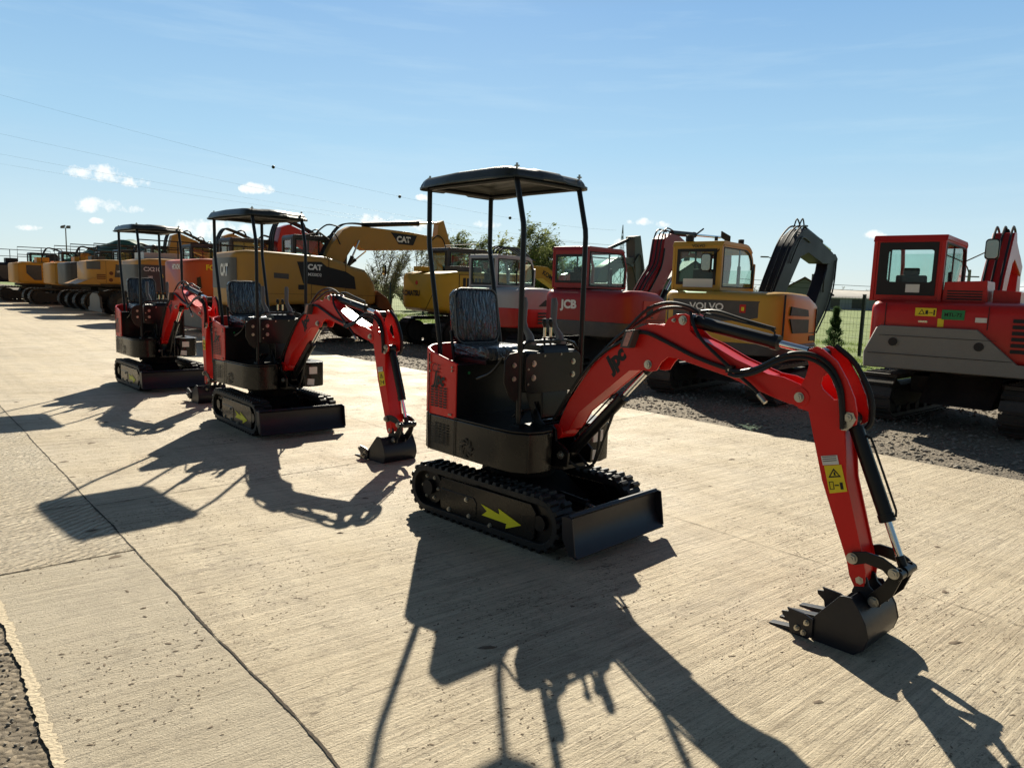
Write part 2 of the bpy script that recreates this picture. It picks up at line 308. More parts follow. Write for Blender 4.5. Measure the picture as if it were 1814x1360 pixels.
# ------------------------------------------------------------------ ground
RD = Vector((-.659, .752)).normalized(); RN = Vector((RD.y, -RD.x))   # along the row / across it (away from the road)
def rp(t, n): q = RD * t + RN * n; return (q.x, q.y)
def groundmat(kind):
    m = bpy.data.materials.new(kind); m.use_nodes = True; t = m.node_tree; n = t.nodes; L = t.links; b = n['Principled BSDF']; b.inputs['Specular IOR Level'].default_value = .3
    c = n.new('ShaderNodeTexCoord')
    def noise(sc, det=8, ro=.6, rot=0, scl=(1, 1, 1), dist=0):
        m0 = n.new('ShaderNodeMapping'); m0.inputs['Rotation'].default_value = (0, 0, rot); L.new(c.outputs['Object'], m0.inputs[0])
        mp = n.new('ShaderNodeMapping'); mp.inputs['Scale'].default_value = scl; L.new(m0.outputs[0], mp.inputs[0])
        z = n.new('ShaderNodeTexNoise'); z.inputs['Scale'].default_value = sc; z.inputs['Detail'].default_value = det; z.inputs['Roughness'].default_value = ro; z.inputs['Distortion'].default_value = dist; L.new(mp.outputs[0], z.inputs['Vector']); return z.outputs['Fac']
    def rng(v, a, b_, lo=0, hi=1):
        r = n.new('ShaderNodeMapRange'); r.inputs['From Min'].default_value = a; r.inputs['From Max'].default_value = b_; r.inputs['To Min'].default_value = lo; r.inputs['To Max'].default_value = hi; L.new(v, r.inputs['Value']); return r.outputs[0]
    def mix(f, a, b_, mode='MIX'):
        x = n.new('ShaderNodeMix'); x.data_type = 'RGBA'; x.blend_type = mode
        for i, v in ((0, f), (6, a), (7, b_)):
            if isinstance(v, tuple): x.inputs[i].default_value = (*v, 1)
            elif isinstance(v, float): x.inputs[i].default_value = v
            else: L.new(v, x.inputs[i])
        return x.outputs[2]
    def ma(op, a, b_):
        x = n.new('ShaderNodeMath'); x.operation = op
        for i, v in enumerate((a, b_)):
            if isinstance(v, (int, float)): x.inputs[i].default_value = v
            else: L.new(v, x.inputs[i])
        return x.outputs[0]
    a = math.atan2(RN.y, RN.x)
    if kind.startswith('concrete'):
        rough = kind != 'concrete_smooth'
        base = mix(rng(noise(.55, 6), .3, .7), (.48, .39, .265), (.64, .54, .38))
        base = mix(rng(noise(2.6, 8, .7), .40, .75, 0, .6), base, (.40, .33, .235))
        streak = noise(3.5, 9, .7, -a, (.22, 4.5, 1))            # broom / drag marks across the slab
        base = mix(rng(streak, .42, .62, .0, .5), base, (.66, .565, .41))
        fine = noise(5, 8, .75, -a, (.6, 22, 1)); base = mix(rng(fine, .53, .68, 0, .45), base, (.24, .195, .14))
        spk = noise(38, 5, .7, -a + .5, (1, 1.8, 1)); base = mix(rng(spk, .585, .62, 0, .8), base, (.16, .125, .09))
        spk2 = noise(9, 8, .8, -a + .4, (.7, 1.4, 1), 1.2); base = mix(ma('MULTIPLY', rng(spk2, .54, .59, 0, .8), rng(noise(.9, 4), .44, .64)), base, (.19, .145, .10))
        med = noise(5, 6, .7, -a + .06, (.13, 4.6, 1), .25); base = mix(rng(med, .52, .60, 0, .42), base, (.30, .24, .165)); base = mix(rng(med, .46, .38, 0, .5), base, (.72, .61, .44))
        med2 = noise(5, 5, .7, -a + .10, (.35, 9, 1), .3); base = mix(rng(med2, .54, .62, 0, .5), base, (.27, .215, .145))
        lane = noise(.8, 5, .65, -a, (5.5, .22, 1)); base = mix(rng(lane, .50, .66, 0, .4), base, (.33, .27, .19)); base = mix(rng(lane, .46, .34, 0, .4), base, (.62, .52, .355))
        blot = noise(1.9, 6, .7, .3, (1, 1, 1), 1.2); base = mix(rng(blot, .655, .70, 0, .6), base, (.16, .12, .08))
        spk3 = noise(19, 8, .80, -a + .15, (.55, 1.3, 1), 1.1); base = mix(ma('MULTIPLY', rng(spk3, .555, .575, 0, .9), rng(noise(1.3, 5, .7, 1.1), .44, .60, .12, 1)), base, (.15, .115, .075)); base = mix(rng(noise(75, 3, .7), .61, .67, 0, .55), base, (.11, .085, .06))
        stain = noise(1.1, 7, .7, -a, (.5, 1.3, 1), .8); base = mix(rng(stain, .56, .70, 0, .6), base, (.22, .17, .12))
        lite = noise(24, 4, .6, -a, (1, 3, 1)); base = mix(rng(lite, .60, .70, 0, .35), base, (.62, .56, .46))
        grain = noise(150, 4, .75); base = mix(rng(grain, .53, .68, 0, .4), base, (.17, .13, .085)); base = mix(rng(grain, .50, .36, 0, .35), base, (.66, .56, .40))
        scr = noise(7, 4, .75, -a, (.14, 13, 1)); base = mix(rng(scr, .55, .66, 0, .38), base, (.24, .19, .13)); base = mix(rng(scr, .46, .37, 0, .5), base, (.66, .57, .42))
        if kind == 'concrete_grey': base = mix(.40, base, (.36, .32, .25))
        if kind == 'concrete_grooved': base = mix(.22, base, (.40, .35, .27))
        L.new(base, b.inputs['Base Color']); L.new(rng(noise(1.3, 5), .3, .7, .52, .8), b.inputs['Roughness'])
        h = ma('ADD', ma('MULTIPLY', fine, .9), ma('ADD', ma('MULTIPLY', spk, .8), ma('MULTIPLY', noise(95, 4, .7), .7)))
        h = ma('ADD', ma('ADD', h, ma('ADD', ma('MULTIPLY', grain, .8), ma('MULTIPLY', med, 1.6))), ma('ADD', ma('MULTIPLY', noise(4, 5), 1.1), ma('MULTIPLY', scr, .9)))
        if kind == 'concrete_grooved':
            wv = n.new('ShaderNodeTexWave'); wv.inputs['Scale'].default_value = 5.2; wv.inputs['Distortion'].default_value = 4; wv.inputs['Detail'].default_value = 3; wv.inputs['Detail Scale'].default_value = 1.6
            mp = n.new('ShaderNodeMapping'); mp.inputs['Rotation'].default_value = (0, 0, -a + .9); L.new(c.outputs['Object'], mp.inputs[0]); L.new(mp.outputs[0], wv.inputs['Vector']); h = ma('ADD', h, ma('MULTIPLY', wv.outputs['Fac'], 3.2))
        bp = n.new('ShaderNodeBump'); bp.inputs['Strength'].default_value = .75; bp.inputs['Distance'].default_value = .011; L.new(h, bp.inputs['Height']); L.new(bp.outputs[0], b.inputs['Normal'])
    elif kind in ('gravel', 'dirt'):
        base = mix(rng(noise(.5, 6), .35, .7), (.17, .142, .108), (.29, .24, .175)) if kind == 'gravel' else mix(rng(noise(5, 7), .35, .7), (.15, .12, .085), (.30, .245, .17))
        v = n.new('ShaderNodeTexVoronoi'); v.inputs['Scale'].default_value = 34; L.new(c.outputs['Object'], v.inputs['Vector'])
        bw = n.new('ShaderNodeRGBToBW'); L.new(v.outputs['Color'], bw.inputs[0]); base = mix(.5, base, bw.outputs[0], 'OVERLAY'); base = mix(rng(noise(26, 6, .8), .45, .7, 0, .6), base, (.075, .065, .055)); base = mix(rng(noise(33, 6, .8), .58, .68, 0, .7), base, (.44, .39, .31))
        L.new(base, b.inputs['Base Color']); b.inputs['Roughness'].default_value = .85
        h = ma('ADD', ma('MULTIPLY', v.outputs['Distance'], -1.6), ma('ADD', noise(48, 5, .8), ma('MULTIPLY', noise(3, 4), 5.)))
        bp = n.new('ShaderNodeBump'); bp.inputs['Strength'].default_value = .8 if kind == 'gravel' else .5; bp.inputs['Distance'].default_value = .02; L.new(h, bp.inputs['Height']); L.new(bp.outputs[0], b.inputs['Normal'])
    elif kind == 'field':
        base = mix(rng(noise(.12, 6), .35, .65), (.11, .17, .03), (.20, .26, .06))
        base = mix(rng(noise(.9, 8, .75, 0, (1, 2.2, 1)), .50, .66, 0, .75), base, (.40, .43, .28))
        base = mix(rng(noise(6, 8, .8), .45, .7, 0, .6), base, (.06, .085, .025))
        L.new(base, b.inputs['Base Color']); b.inputs['Roughness'].default_value = .9
        bp = n.new('ShaderNodeBump'); bp.inputs['Strength'].default_value = .8; bp.inputs['Distance'].default_value = .06; L.new(noise(9, 6, .8), bp.inputs['Height']); L.new(bp.outputs[0], b.inputs['Normal'])
    return m
GM = {k: groundmat(k) for k in ('concrete_smooth', 'concrete_grey', 'concrete_grooved', 'gravel', 'dirt', 'field')}
def sheet(name, poly, z, m, **k):
    mb = MB(); mb.add([(p[0], p[1], z) for p in poly], [tuple(range(len(poly)))]); o = mb.build(name, m)
    if o.data.polygons[0].normal.z < 0: o.data.flip_normals()
    return tag(o, kind='structure', **k)
sheet('ground', [(-3000, -500), (3000, -500), (3000, 4000), (-3000, 4000)], -.06, GM['field'])
NR, NL, NS = 8.13, .40, 1.11      # gravel edge, left verge edge, long joint (distance across the row)
rr = random.Random(3)
edge = [rp(-30 + i * .35, NR + .05 * mnoise.noise(Vector((i * .31, 0, 0))) + .035 * mnoise.noise(Vector((i * 1.3, 5, 0)))) for i in range(330)] + [rp(300, NR)]
ledge = [rp(-30 + i * .12, NL - .03 + .05 * mnoise.noise(Vector((i * .12, 9, 0))) + .012 * mnoise.noise(Vector((i * .8, 3, 0)))) for i in range(500)] + [rp(300, NL)]
sheet('gravel_yard', [rp(-40, 4), rp(300, 4), rp(300, 15.6), rp(-40, 15.6)], -.035, GM['gravel'])
sheet('dirt_verge', [rp(-40, -25), rp(300, -25), rp(300, 2), rp(-40, 2)], -.008, GM['dirt'])
def zsheet(name, poly, z, m, zb):
    mb = MB(); mb.prism(poly, zb, z, 'xy'); return tag(mb.build(name, m), kind='structure')
zsheet('concrete_road', edge + [rp(300, NS), rp(-30, NS)], 0, GM['concrete_smooth'], -.05)
tX = 4.72   # cross joint of the left strip
a_ = [p for p in ledge if Vector(p).dot(RD) < tX]; b_ = [p for p in ledge if Vector(p).dot(RD) >= tX]
zsheet('concrete_edge_slab', a_ + [rp(tX, NL)] + [rp(tX, NS), rp(-30, NS)], -.0004, GM['concrete_grey'], -.05)
zsheet('concrete_grooved_slab', [rp(tX + .006, NS), rp(300, NS), rp(300, -9), rp(tX + .006, -9)], .001, GM['concrete_grooved'], -.05)
crk = mat('joint_dirt', (.055, .042, .03), .95, var=.4, vscale=30, bump=.5)
def joint(name, p0, p1, wd, seed, z=.004, wig=.014):
    r = random.Random(seed); p0 = Vector(p0); p1 = Vector(p1); L = (p1 - p0).length; n = int(L / .022); d = (p1 - p0) / L; q = Vector((-d.y, d.x)); A = []; B = []
    for i in range(n + 1):
        t = L * i / n; wgl = wig * mnoise.noise(Vector((t * .9, seed, 0))) * 1.6 + wig * .5 * mnoise.noise(Vector((t * 5, seed, 2)))
        ww = wd * (.35 + 1.3 * abs(mnoise.noise(Vector((t * 2.3, seed, 7)))) + .6 * abs(mnoise.noise(Vector((t * 19, seed, 9)))) + (r.random() ** 4) * .8)
        c = p0 + d * t + q * wgl; A.append((*(c + q * ww * .6), z)); B.append((*(c - q * ww * .6), z))
    mb = MB(); mb.add(A + B, [(i, i + 1, n + 2 + i, n + 1 + i) for i in range(n)]); o = mb.build(name, crk)
    if o.data.polygons[0].normal.z < 0: o.data.flip_normals()
    return tag(o, kind='structure')
def lip():
    n = 700; A = []; B = []
    for i in range(n):
        t = -1 + i * .014; o1 = NL - .03 + .05 * mnoise.noise(Vector(((t + 30) / .12 * .12, 9, 0))) + .012 * mnoise.noise(Vector(((t + 30) / .12 * .8, 3, 0)))
        wv = .03 + .012 * mnoise.noise(Vector((t * 3.2, 1, 4))) + .018 * mnoise.noise(Vector((t * 24, 1, 4))) + .012 * mnoise.noise(Vector((t * 60, 1, 4)))
        A.append((*rp(t, o1 - .008 + .010 * mnoise.noise(Vector((t * 31, 2, 2)))), .002)); B.append((*rp(t, o1 + max(.015, wv)), .0025))
    mb = MB(); mb.add(A + B, [(i, i + 1, n + 1 + i, n + i) for i in range(n - 1)]); o = mb.build('concrete_lip', 'lip')
    if o.data.polygons[0].normal.z < 0: o.data.flip_normals()
    tag(o, kind='structure')
M['lip'] = mat('pale_crumbled_concrete', (.53, .445, .315), .9, var=.3, vscale=30, bump=.8, bscale=60)
lip()
joint('slab_joint', rp(-8, NS), rp(60, NS), .0085, 1)
joint('slab_joint', rp(tX + .003, NS), rp(tX + .003, -6), .008, 2)
joint('slab_joint', rp(5.82, NS), rp(6.2, NR), .008, 3)
joint('slab_joint', rp(5.9, NS), rp(5.9, -6), .006, 8, wig=.01)
joint('slab_joint', rp(11.4, NS), rp(11.5, NR), .009, 5); joint('slab_joint', rp(17.4, NS), rp(17.5, NR), .010, 6); joint('slab_joint', rp(-2, 4.4), rp(60, 4.4), .004, 9)
joint('slab_joint', rp(24, NS), rp(24, NR), .012, 12)

# loose stones
def stones(name, pts, smin, smax, m, seed, zb=0., **k):
    g = np.random.default_rng(seed); n = len(pts)
    octv = np.array([(1, 0, 0), (-1, 0, 0), (0, 1, 0), (0, -1, 0), (0, 0, 1), (0, 0, -1)], float); octf = np.array([(0, 2, 4), (2, 1, 4), (1, 3, 4), (3, 0, 4), (2, 0, 5), (1, 2, 5), (3, 1, 5), (0, 3, 5)])
    s = smin + (smax - smin) * g.random(n) ** 2.6
    V = octv[None] * (s[:, None, None] * np.stack([.7 + .6 * g.random(n), .6 + .5 * g.random(n), .35 + .4 * g.random(n)], 1)[:, None, :]) * (1 + .25 * (g.random((n, 6, 1)) - .5))
    an = g.random(n) * 6.28; c, s_ = np.cos(an)[:, None], np.sin(an)[:, None]
    x = V[..., 0] * c - V[..., 1] * s_; y = V[..., 0] * s_ + V[..., 1] * c; V = np.stack([x + pts[:, 0:1], y + pts[:, 1:2], V[..., 2] + zb + s[:, None] * .2], 2).reshape(-1, 3)
    return tag(arrays(name, V, (octf[None] + 6 * np.arange(n)[:, None, None]).reshape(-1, 3), m), **k)
M['stone'] = mat('grey_stone', (.27, .24, .195), .85, var=.75, vscale=12)
M['crumb'] = mat('concrete_crumb', (.17, .13, .09), .9, var=.5, vscale=14)
g = np.random.default_rng(5); n = 24000
tt = 34 * g.random(n) ** 1.15 - 8; nn = NR - .12 + 5.6 * g.random(n) ** 1.5
stones('gravel_stones', np.array([rp(a, b) for a, b in zip(tt, nn)]), .008, .040, 'stone', 6, -.033, kind='stuff', label='loose grey gravel stones along the machine row', cat='gravel')
n = 3800; tt = 1.2 + 4.5 * g.random(n); nn = NL + .10 - 1.4 * g.random(n) ** 1.2
stones('verge_stones', np.array([rp(a, b) for a, b in zip(tt, nn)]), .002, .013, 'stone', 8, -.006, kind='stuff', label='fine gravel stones on the dirt verge at lower left', cat='gravel')
def flecks(name, n, t0, t1, seed, smin, smax, thr, lab):
    g = np.random.default_rng(seed); t = t0 + (t1 - t0) * g.random(n); q = NL + .05 + (NR - NL - .05) * g.random(n)
    cl = np.array([mnoise.noise(Vector((float(a_) * 1.1, float(b_) * 1.1, seed))) + .6 * mnoise.noise(Vector((float(a_) * 4, float(b_) * 4, seed))) for a_, b_ in zip(t, q)])
    k = cl + .35 * g.random(n) > thr; t, q = t[k], q[k]; n = len(t); P = np.stack([RD.x * t + RN.x * q, RD.y * t + RN.y * q], 1)
    s_ = smin + (smax - smin) * g.random(n) ** 3.2; an = math.atan2(RN.y, RN.x) + g.normal(0, .55, n); m_ = 6; ang = np.arange(m_) * 2 * math.pi / m_
    rad = s_[:, None] * (.45 + .75 * g.random((n, m_))); el = (.8 + 1.5 * g.random(n) ** 2)[:, None]; x = rad * np.cos(ang) * el; y = rad * np.sin(ang) * .7
    X = x * np.cos(an)[:, None] - y * np.sin(an)[:, None] + P[:, :1]; Y = x * np.sin(an)[:, None] + y * np.cos(an)[:, None] + P[:, 1:]
    rim = np.stack([X, Y, np.full_like(X, .0012)], 2); top = np.stack([P[:, 0], P[:, 1], .0014 + s_ * .28], 1)[:, None]
    V = np.concatenate([rim, top], 1).reshape(-1, 3); F = np.array([(i_, (i_ + 1) % m_, m_) for i_ in range(m_)]); F = (F[None] + (m_ + 1) * np.arange(n)[:, None, None]).reshape(-1, 3)
    tag(arrays(name, V, F, 'crumb'), lab, 'grit', kind='stuff')
flecks('dirt_flecks', 80000, -2.5, 10, 9, .0015, .0085, .17, 'brown flecks of dried mud and grit scattered over the near concrete')
flecks('mud_clods', 260, -2, 12, 31, .012, .038, .1, 'small dark mud clods lying here and there on the concrete')

# ------------------------------------------------------------------ rubber-tracked mini excavator
def stadium(x0, x1, r, zc, n=14, r2=None):
    r2 = r if r2 is None else r2
    o = [(x1 - r + r * math.cos(R(a)), zc + r * math.sin(R(a))) for a in np.linspace(-90, 90, n)]
    o += [(x0 + r2 + r2 * math.cos(R(a)), zc + (r2 - r) * 0 + r2 * math.sin(R(a))) for a in np.linspace(90, 270, n)]
    return o
def walk(loop, step):
    P = [Vector(p) for p in loop] + [Vector(loop[0])]; L = [(P[i + 1] - P[i]).length for i in range(len(P) - 1)]; tot = sum(L); k = int(tot / step); res = []
    for j in range(k):
        s = tot * j / k; i = 0
        while s > L[i]: s -= L[i]; i += 1
        d = (P[i + 1] - P[i]).normalized(); res.append((P[i] + d * s, d))
    return res
def mini(name, pos, hu, hc, fold, lift, label, blades=None):
    root = empty(name, (pos[0], pos[1], 0), R(hu), label=label, cat='mini excavator', group='red and black mini excavators on the concrete')
    dz = R(hc - hu)
    def uc(o): o.rotation_euler = (0, 0, dz); return o
    # tracks
    for sgn, y0, y1 in ((-1, -.465, -.285), (1, .285, .465)):
        mb = MB(); lp = stadium(-.70, .74, .168, .190, 14); li = stadium(-.658, .698, .126, .190, 14)
        mb.prism(lp, y0, y1, holes=[li])
        ym = (y0 + y1) / 2; k = 0
        for p, d in walk(lp, .068):
            nrm = Vector((d.y, -d.x)); nz_ = Vector((nrm.x, 0, nrm.y)); dd = Vector((d.x, 0, d.y))
            for (ya, yb, sh) in ((y0 - .004, ym - .008, .016), (ym + .008, y1 + .004, -.016)):
                c = Vector((p.x, 0, p.y)) + nz_ * .010 + dd * sh + Vector((0, (ya + yb) / 2, 0))
                b = len(mb.v); hw = (yb - ya) / 2
                mb.add([c + dd * (.020 * i * (1 if k_ < 0 else .72)) + Vector((0, hw * j * (1 if k_ < 0 else .86), 0)) + nz_ * (.012 * k_) for i in (-1, 1) for j in (-1, 1) for k_ in (-1, 1)],
                       [(0, 1, 3, 2), (4, 6, 7, 5), (0, 4, 5, 1), (2, 3, 7, 6), (0, 2, 6, 4), (1, 5, 7, 3)])
        tr = uc(mb.build('track', 'rubber', root, .004, seg=1))
        yo = y0 if sgn < 0 else y1; o_ = -1 if sgn < 0 else 1
        mb = MB(); mb.prism(circ(-.532, .19, .128, 24), yo - .05 * o_, yo - .13 * o_)
        for i in range(10):
            a = 2 * PI * i / 10; mb.cyl((-.532 + .138 * math.cos(a), yo - .06 * o_, .19 + .138 * math.sin(a)), (-.532 + .138 * math.cos(a), yo - .12 * o_, .19 + .138 * math.sin(a)), .014, 8)
        mb.cyl((-.532, yo - .052 * o_, .19), (-.532, yo - .018 * o_, .19), .055, 20)
        for i in range(6):
            a = 2 * PI * i / 6; mb.bolt((-.532 + .085 * math.cos(a), yo - .05 * o_, .19 + .085 * math.sin(a)), (0, o_, 0), .010, .010, mi=1)
        sp = mb.build('sprocket', ['black', 'zinc'], tr)
        mb = MB(); mb.prism(circ(.572, .19, .135, 24), yo - .045 * o_, yo - .135 * o_); mb.cyl((.572, yo - .044 * o_, .19), (.572, yo - .02 * o_, .19), .05, 18); mb.build('idler_wheel', 'black', tr)
        mb = MB()
        for x in (-.30, -.10, .12, .33): mb.cyl((x, yo - .03 * o_, .085), (x, yo - .14 * o_, .085), .05, 16)
        mb.build('rollers', 'black', tr)
        mb = MB(); mb.prism([(-.37, .300), (-.40, .24), (-.38, .075), (-.34, .055), (.50, .055), (.535, .08), (.545, .25), (.50, .300)], yo - .018 * o_, yo - .15 * o_)
        mb.prism([(-.37, .220), (-.36, .075), (-.02, .075), (.0, .12), (.0, .19), (-.03, .222)], yo - .012 * o_, yo - .02 * o_)
        fr = mb.build('track_frame', 'grey_hull', tr, .006)
        mb = MB()
        for (x, z) in ((-.28, .085), (-.10, .195), (-.07, .085), (.14, .070)): mb.bolt((x, yo - .012 * o_, z), (0, o_, 0), .013, .012)
        mb.build('frame_bolts', 'zinc', tr)
        if sgn < 0:
            mb = MB(); mb.prism([(.045, .198), (.225, .166), (.215, .205), (.425, .142), (.285, .085), (.292, .120), (.055, .122), (.105, .160)], yo + .0155, yo + .0135); mb.build('arrow_decal', 'arrow', tr)
    # undercarriage centre
    mb = MB(); mb.prism(rrect(-.38, .44, -.285, .285, .08), .10, .24, 'xy'); mb.prism([(-.34, .24), (.42, .24), (.22, .36), (-.22, .36)], -.20, .20)
    mb.cyl((0, 0, .34), (0, 0, .42), .235, 36); mb.cyl((0, 0, .40), (0, 0, .465), .27, 36)
    for a in range(0, 360, 24): mb.bolt((.255 * math.cos(R(a)), .255 * math.sin(R(a)), .40), (0, 0, -1), .011, .012)
    uc(mb.build('undercarriage', 'blackm', root, .008))
    # dozer blade, its arms and cylinder
    prof = [(.835, .315), (.800, .305), (.792, .26), (.798, .19), (.82, .12), (.87, .065), (.905, .050), (.915, .062), (.865, .10), (.835, .16), (.822, .22), (.826, .28), (.852, .300)]
    mb = MB(); mb.prism(prof, -.475, .475)
    mb.prism([(.79, .30), (.83, .306), (.87, .30), (.905, .07), (.86, .065), (.80, .16)], -.487, -.475); mb.prism([(.79, .30), (.83, .306), (.87, .30), (.905, .07), (.86, .065), (.80, .16)], .475, .487)
    bl = uc(mb.build('dozer_blade', 'bladep', root, .003))
    mb = MB()
    for y in (-.20, .20): mb.ob((.56, y, .17), (.22, 0, .0), (0, .02, 0), (0, 0, .035))
    mb.bx(.765, .79, -.24, .24, .17, .25); mb.build('blade_arms', 'black', bl, .004)
    mb = MB(); mb.cyl((.36, 0, .25), (.60, 0, .235), .030, 16); mb.cyl((.60, 0, .235), (.79, 0, .21), .014, 12, mi=1); mb.cyl((.60, 0, .235), (.615, 0, .2345), .034, 16); mb.build('blade_cylinder', ['black', 'chrome'], bl)
    # hull
    side = [(-.70, -.20), (-.675, -.33), (-.61, -.42), (-.52, -.455), (.20, -.465), (.36, -.455), (.455, -.40), (.485, -.30), (.475, -.20), (.41, -.13), (.29, -.115)]
    plan = side + [(x, -y) for x, y in side[::-1]]
    mb = MB(); mb.prism(plan, .472, .738, 'xy'); hull = mb.build('hull', 'grey_hull', root, .012)
    mb = MB(); fl = [(-.235, -.462), (.20, -.468), (.36, -.458), (.458, -.402), (.489, -.30), (.478, -.198), (.41, -.135), (.285, -.12)]
    mb.prism(fl + [(x, -y) for x, y in fl[::-1]], .740, .752, 'xy'); mb.build('floor_plate', 'black', root, .003)
    path = [(x, y) for x, y in side[:5]]; path[-1] = (-.215, -.461)
    wp = [(-.215, .461)] + [(x, -y) for x, y in side[:4]][::-1] + [(-.71, 0)] + path
    ztop = lambda x, y: 1.124 + (min(0, x + .215)) * (-.215)
    mb = MB(); mb.wall(wp, .741, ztop, .010); hood = mb.build('rear_hood', 'red', root, .002, ang=50)
    mb = MB(); mb.tube([(x * .99, y * .985, ztop(x, y) - .002) for x, y in wp[::1]], .008, 6); mb.build('hood_rim', 'red', hood)
    # louvres in the side panels (dark slots) and jet of light ones, laid on the sheet
    def slots(nm, x0, x1, z0, z1, nr, nc, y, par, m='ink', slope=0.):
        mb = MB(); w_ = (x1 - x0) / nc
        for i in range(nr):
            for j in range(nc):
                z = z0 + (z1 - z0) * i / (nr - 1); x = x0 + w_ * j
                mb.add([(x, y, z), (x + w_ * .72, y, z - slope), (x + w_ * .78, y, z + .006 - slope), (x + w_ * .72, y, z + .011 - slope), (x, y, z + .011)], [(0, 1, 2, 3, 4)])
        return mb.build(nm, m, par)
    slots('louvre', -.50, -.30, .80, .935, 8, 4, -.4655, hood); slots('louvre', -.49, -.29, .535, .670, 8, 4, -.4685, hull)
    mb = MB()
    for i in range(8):
        a = R(45 * i); pts = []
        for k in range(6): q = k / 5; rr_ = .022 + .046 * q; aa = a + .75 * q; pts.append((-.085 + rr_ * math.cos(aa), .560 + rr_ * math.sin(aa)))
        for k in range(6): q = 1 - k / 5; rr_ = .022 + .046 * q; aa = a + .75 * q + .12 + .30 * q; pts.append((-.085 + rr_ * math.cos(aa), .560 + rr_ * math.sin(aa)))
        mb.prism(pts, -.4695, -.4675)
    mb.build('fan_vent', 'ink', hull)
    mb = MB(); mb.bx(-.222, -.218, -.468, -.464, .475, .738); mb.bx(-.532, -.528, -.462, -.455, .475, 1.18); mb.build('panel_seam', 'ink', hull)
    mb = MB()
    for (x, z) in ((-.51, 1.11), (-.51, 1.05), (-.255, 1.10), (-.255, 1.075), (-.26, .765), (-.28, .765)): mb.bolt((x, -.466, z), (0, -1, 0), .006, .006)
    mb.build('panel_bolts', 'zinc', hood)
    text('ce_mark', 'CE', .085, (-.44, -.4655, 1.075), (1, 0, -.10), (0, -1, 0), 'ink', hood, -.01)
    text('logo', 'Jpc', .125, (-.405, -.4655, 1.00), (1, 0, -.08), (0, -1, 0), 'ink', hood, .045, .15, .8)
    mb = MB(); mb.prism([(-.40, .741), (-.36, .741), (-.36, .83), (-.40, .83)], 0, .001, 'yz'); d_ = mb.build('side_sticker', 'yel', hood); d_.location = (-.638, .02, 0)
    # seat box, seat
    mb = MB(); mb.bx(-.52, -.220, -.448, .448, .742, 1.105); mb.bx(-.53, -.213, -.452, .452, 1.105, 1.118)
    mb.bolt((-.219, -.37, 1.05), (1, 0, 0), .008, .006); sb = mb.build('seat_box', 'black', root, .006)
    mb = MB(); mb.cyl((-.2185, -.405 + .06, 1.06), (-.214, -.405 + .06, 1.06), .010, 12); mb.build('green_cap', 'green', sb)
    seat = empty('seat', (0, 0, 0)); seat.parent = root
    def pad(nm, cx, cy, cz, hx, hy, hz, tilt, par, m='wrap'):
        mb = MB(); rings = []
        out_ = rrect(-hy, hy, -hz, hz, min(hy, hz) * .32, 5)
        for t, sc in ((-1, .90), (-.8, .97), (-.4, 1), (.4, 1), (.8, .97), (1, .90)):
            r_ = []
            for (u, v) in out_:
                r_.append(Vector((t * hx, u * sc, v * sc)))
            rings.append(r_)
        mb.loft(rings)
        o = mb.build(nm, m, par, ang=70); o.location = (cx, cy, cz); o.rotation_euler = (0, tilt, 0); return o
    bk = pad('backrest', -.50, -.075, 1.445, .045, .205, .20, R(-7), seat)
    mb = MB(); mb.tube([Vector((.038, u, v)) for u, v in rrect(-.205, .205, -.20, .20, .07, 6)] + [Vector((.038, .205, .13))], .006, 6); pp = mb.build('piping', 'grip', bk)
    cu = pad('cushion', -.285, -.075, 1.20, .05, .215, .235, R(90), seat)
    mb = MB(); mb.bx(-.50, -.12, -.27, .12, 1.118, 1.15); mb.cyl((-.46, -.29, 1.12), (-.50, -.29, 1.34), .012, 8); mb.cyl((-.46, .14, 1.12), (-.50, .14, 1.34), .012, 8); mb.build('seat_base', 'black', seat, .004)
    # console with levers
    mb = MB(); mb.prism([(.27, .78), (.27, 1.245), (.24, 1.285), (.10, 1.285), (.06, 1.24), (.10, .95), (.18, .752)], -.10, .16)
    mb.bx(.12, .262, -.265, .255, .97, 1.245); con = mb.build('console', 'black', root, .012)
    mb = MB(); mb.prism(rrect(-.275, .265, .965, 1.235, .05), .272, .284, 'yz'); mb.prism([(-.44, 1.19), (-.40, 1.235), (-.31, 1.25), (-.295, 1.24), (-.295, .96), (-.34, .91), (-.40, .96), (-.445, 1.05)], .252, .262, 'yz'); mb.build('front_panel', 'black', con, .004)
    mb = MB()
    for (y, z) in ((-.20, 1.165), (-.20, 1.07), (.185, 1.165), (.185, 1.075)):
        mb.bolt((.284, y, z), (1, 0, 0), .016, .010)
    for (y, z) in ((-.36, 1.16), (-.36, 1.07), (.245, 1.17), (.245, 1.10)): mb.bolt((.264, y, z), (1, 0, 0), .013, .010)
    for (y, z) in ((-.10, 1.215), (.06, 1.22), (-.25, 1.13), (-.25, 1.03)): mb.bolt((.284, y, z), (1, 0, 0), .006, .006)
    mb.build('panel_bolt', 'zinc', con)
    mb = MB(); mb.tube([(.23, -.29, .80), (.24, -.29, 1.24), (.235, -.25, 1.29), (.23, -.19, 1.305), (.23, .17, 1.305), (.235, .23, 1.29), (.24, .275, 1.24), (.23, .275, .80)], .014, 8); mb.tube([(-.05, -.415, 1.04), (.10, -.415, 1.10), (.20, -.40, 1.21)], .008, 6, 4); mb.build('console_rail', 'black', con)
    for y in (-.165, .125):
        mb = MB(); mb.tube([(.205, y, 1.29), (.20, y, 1.34), (.165, y - .01, 1.39), (.15, y - .015, 1.44), (.15, y - .012, 1.565), (.145, y - .012, 1.60)], [.034, .027, .020, .021, .024, .018], 12, 0); mb.cyl((.205, y, 1.285), (.205, y, 1.305), .045, 14); mb.build('joystick', 'grip', con)
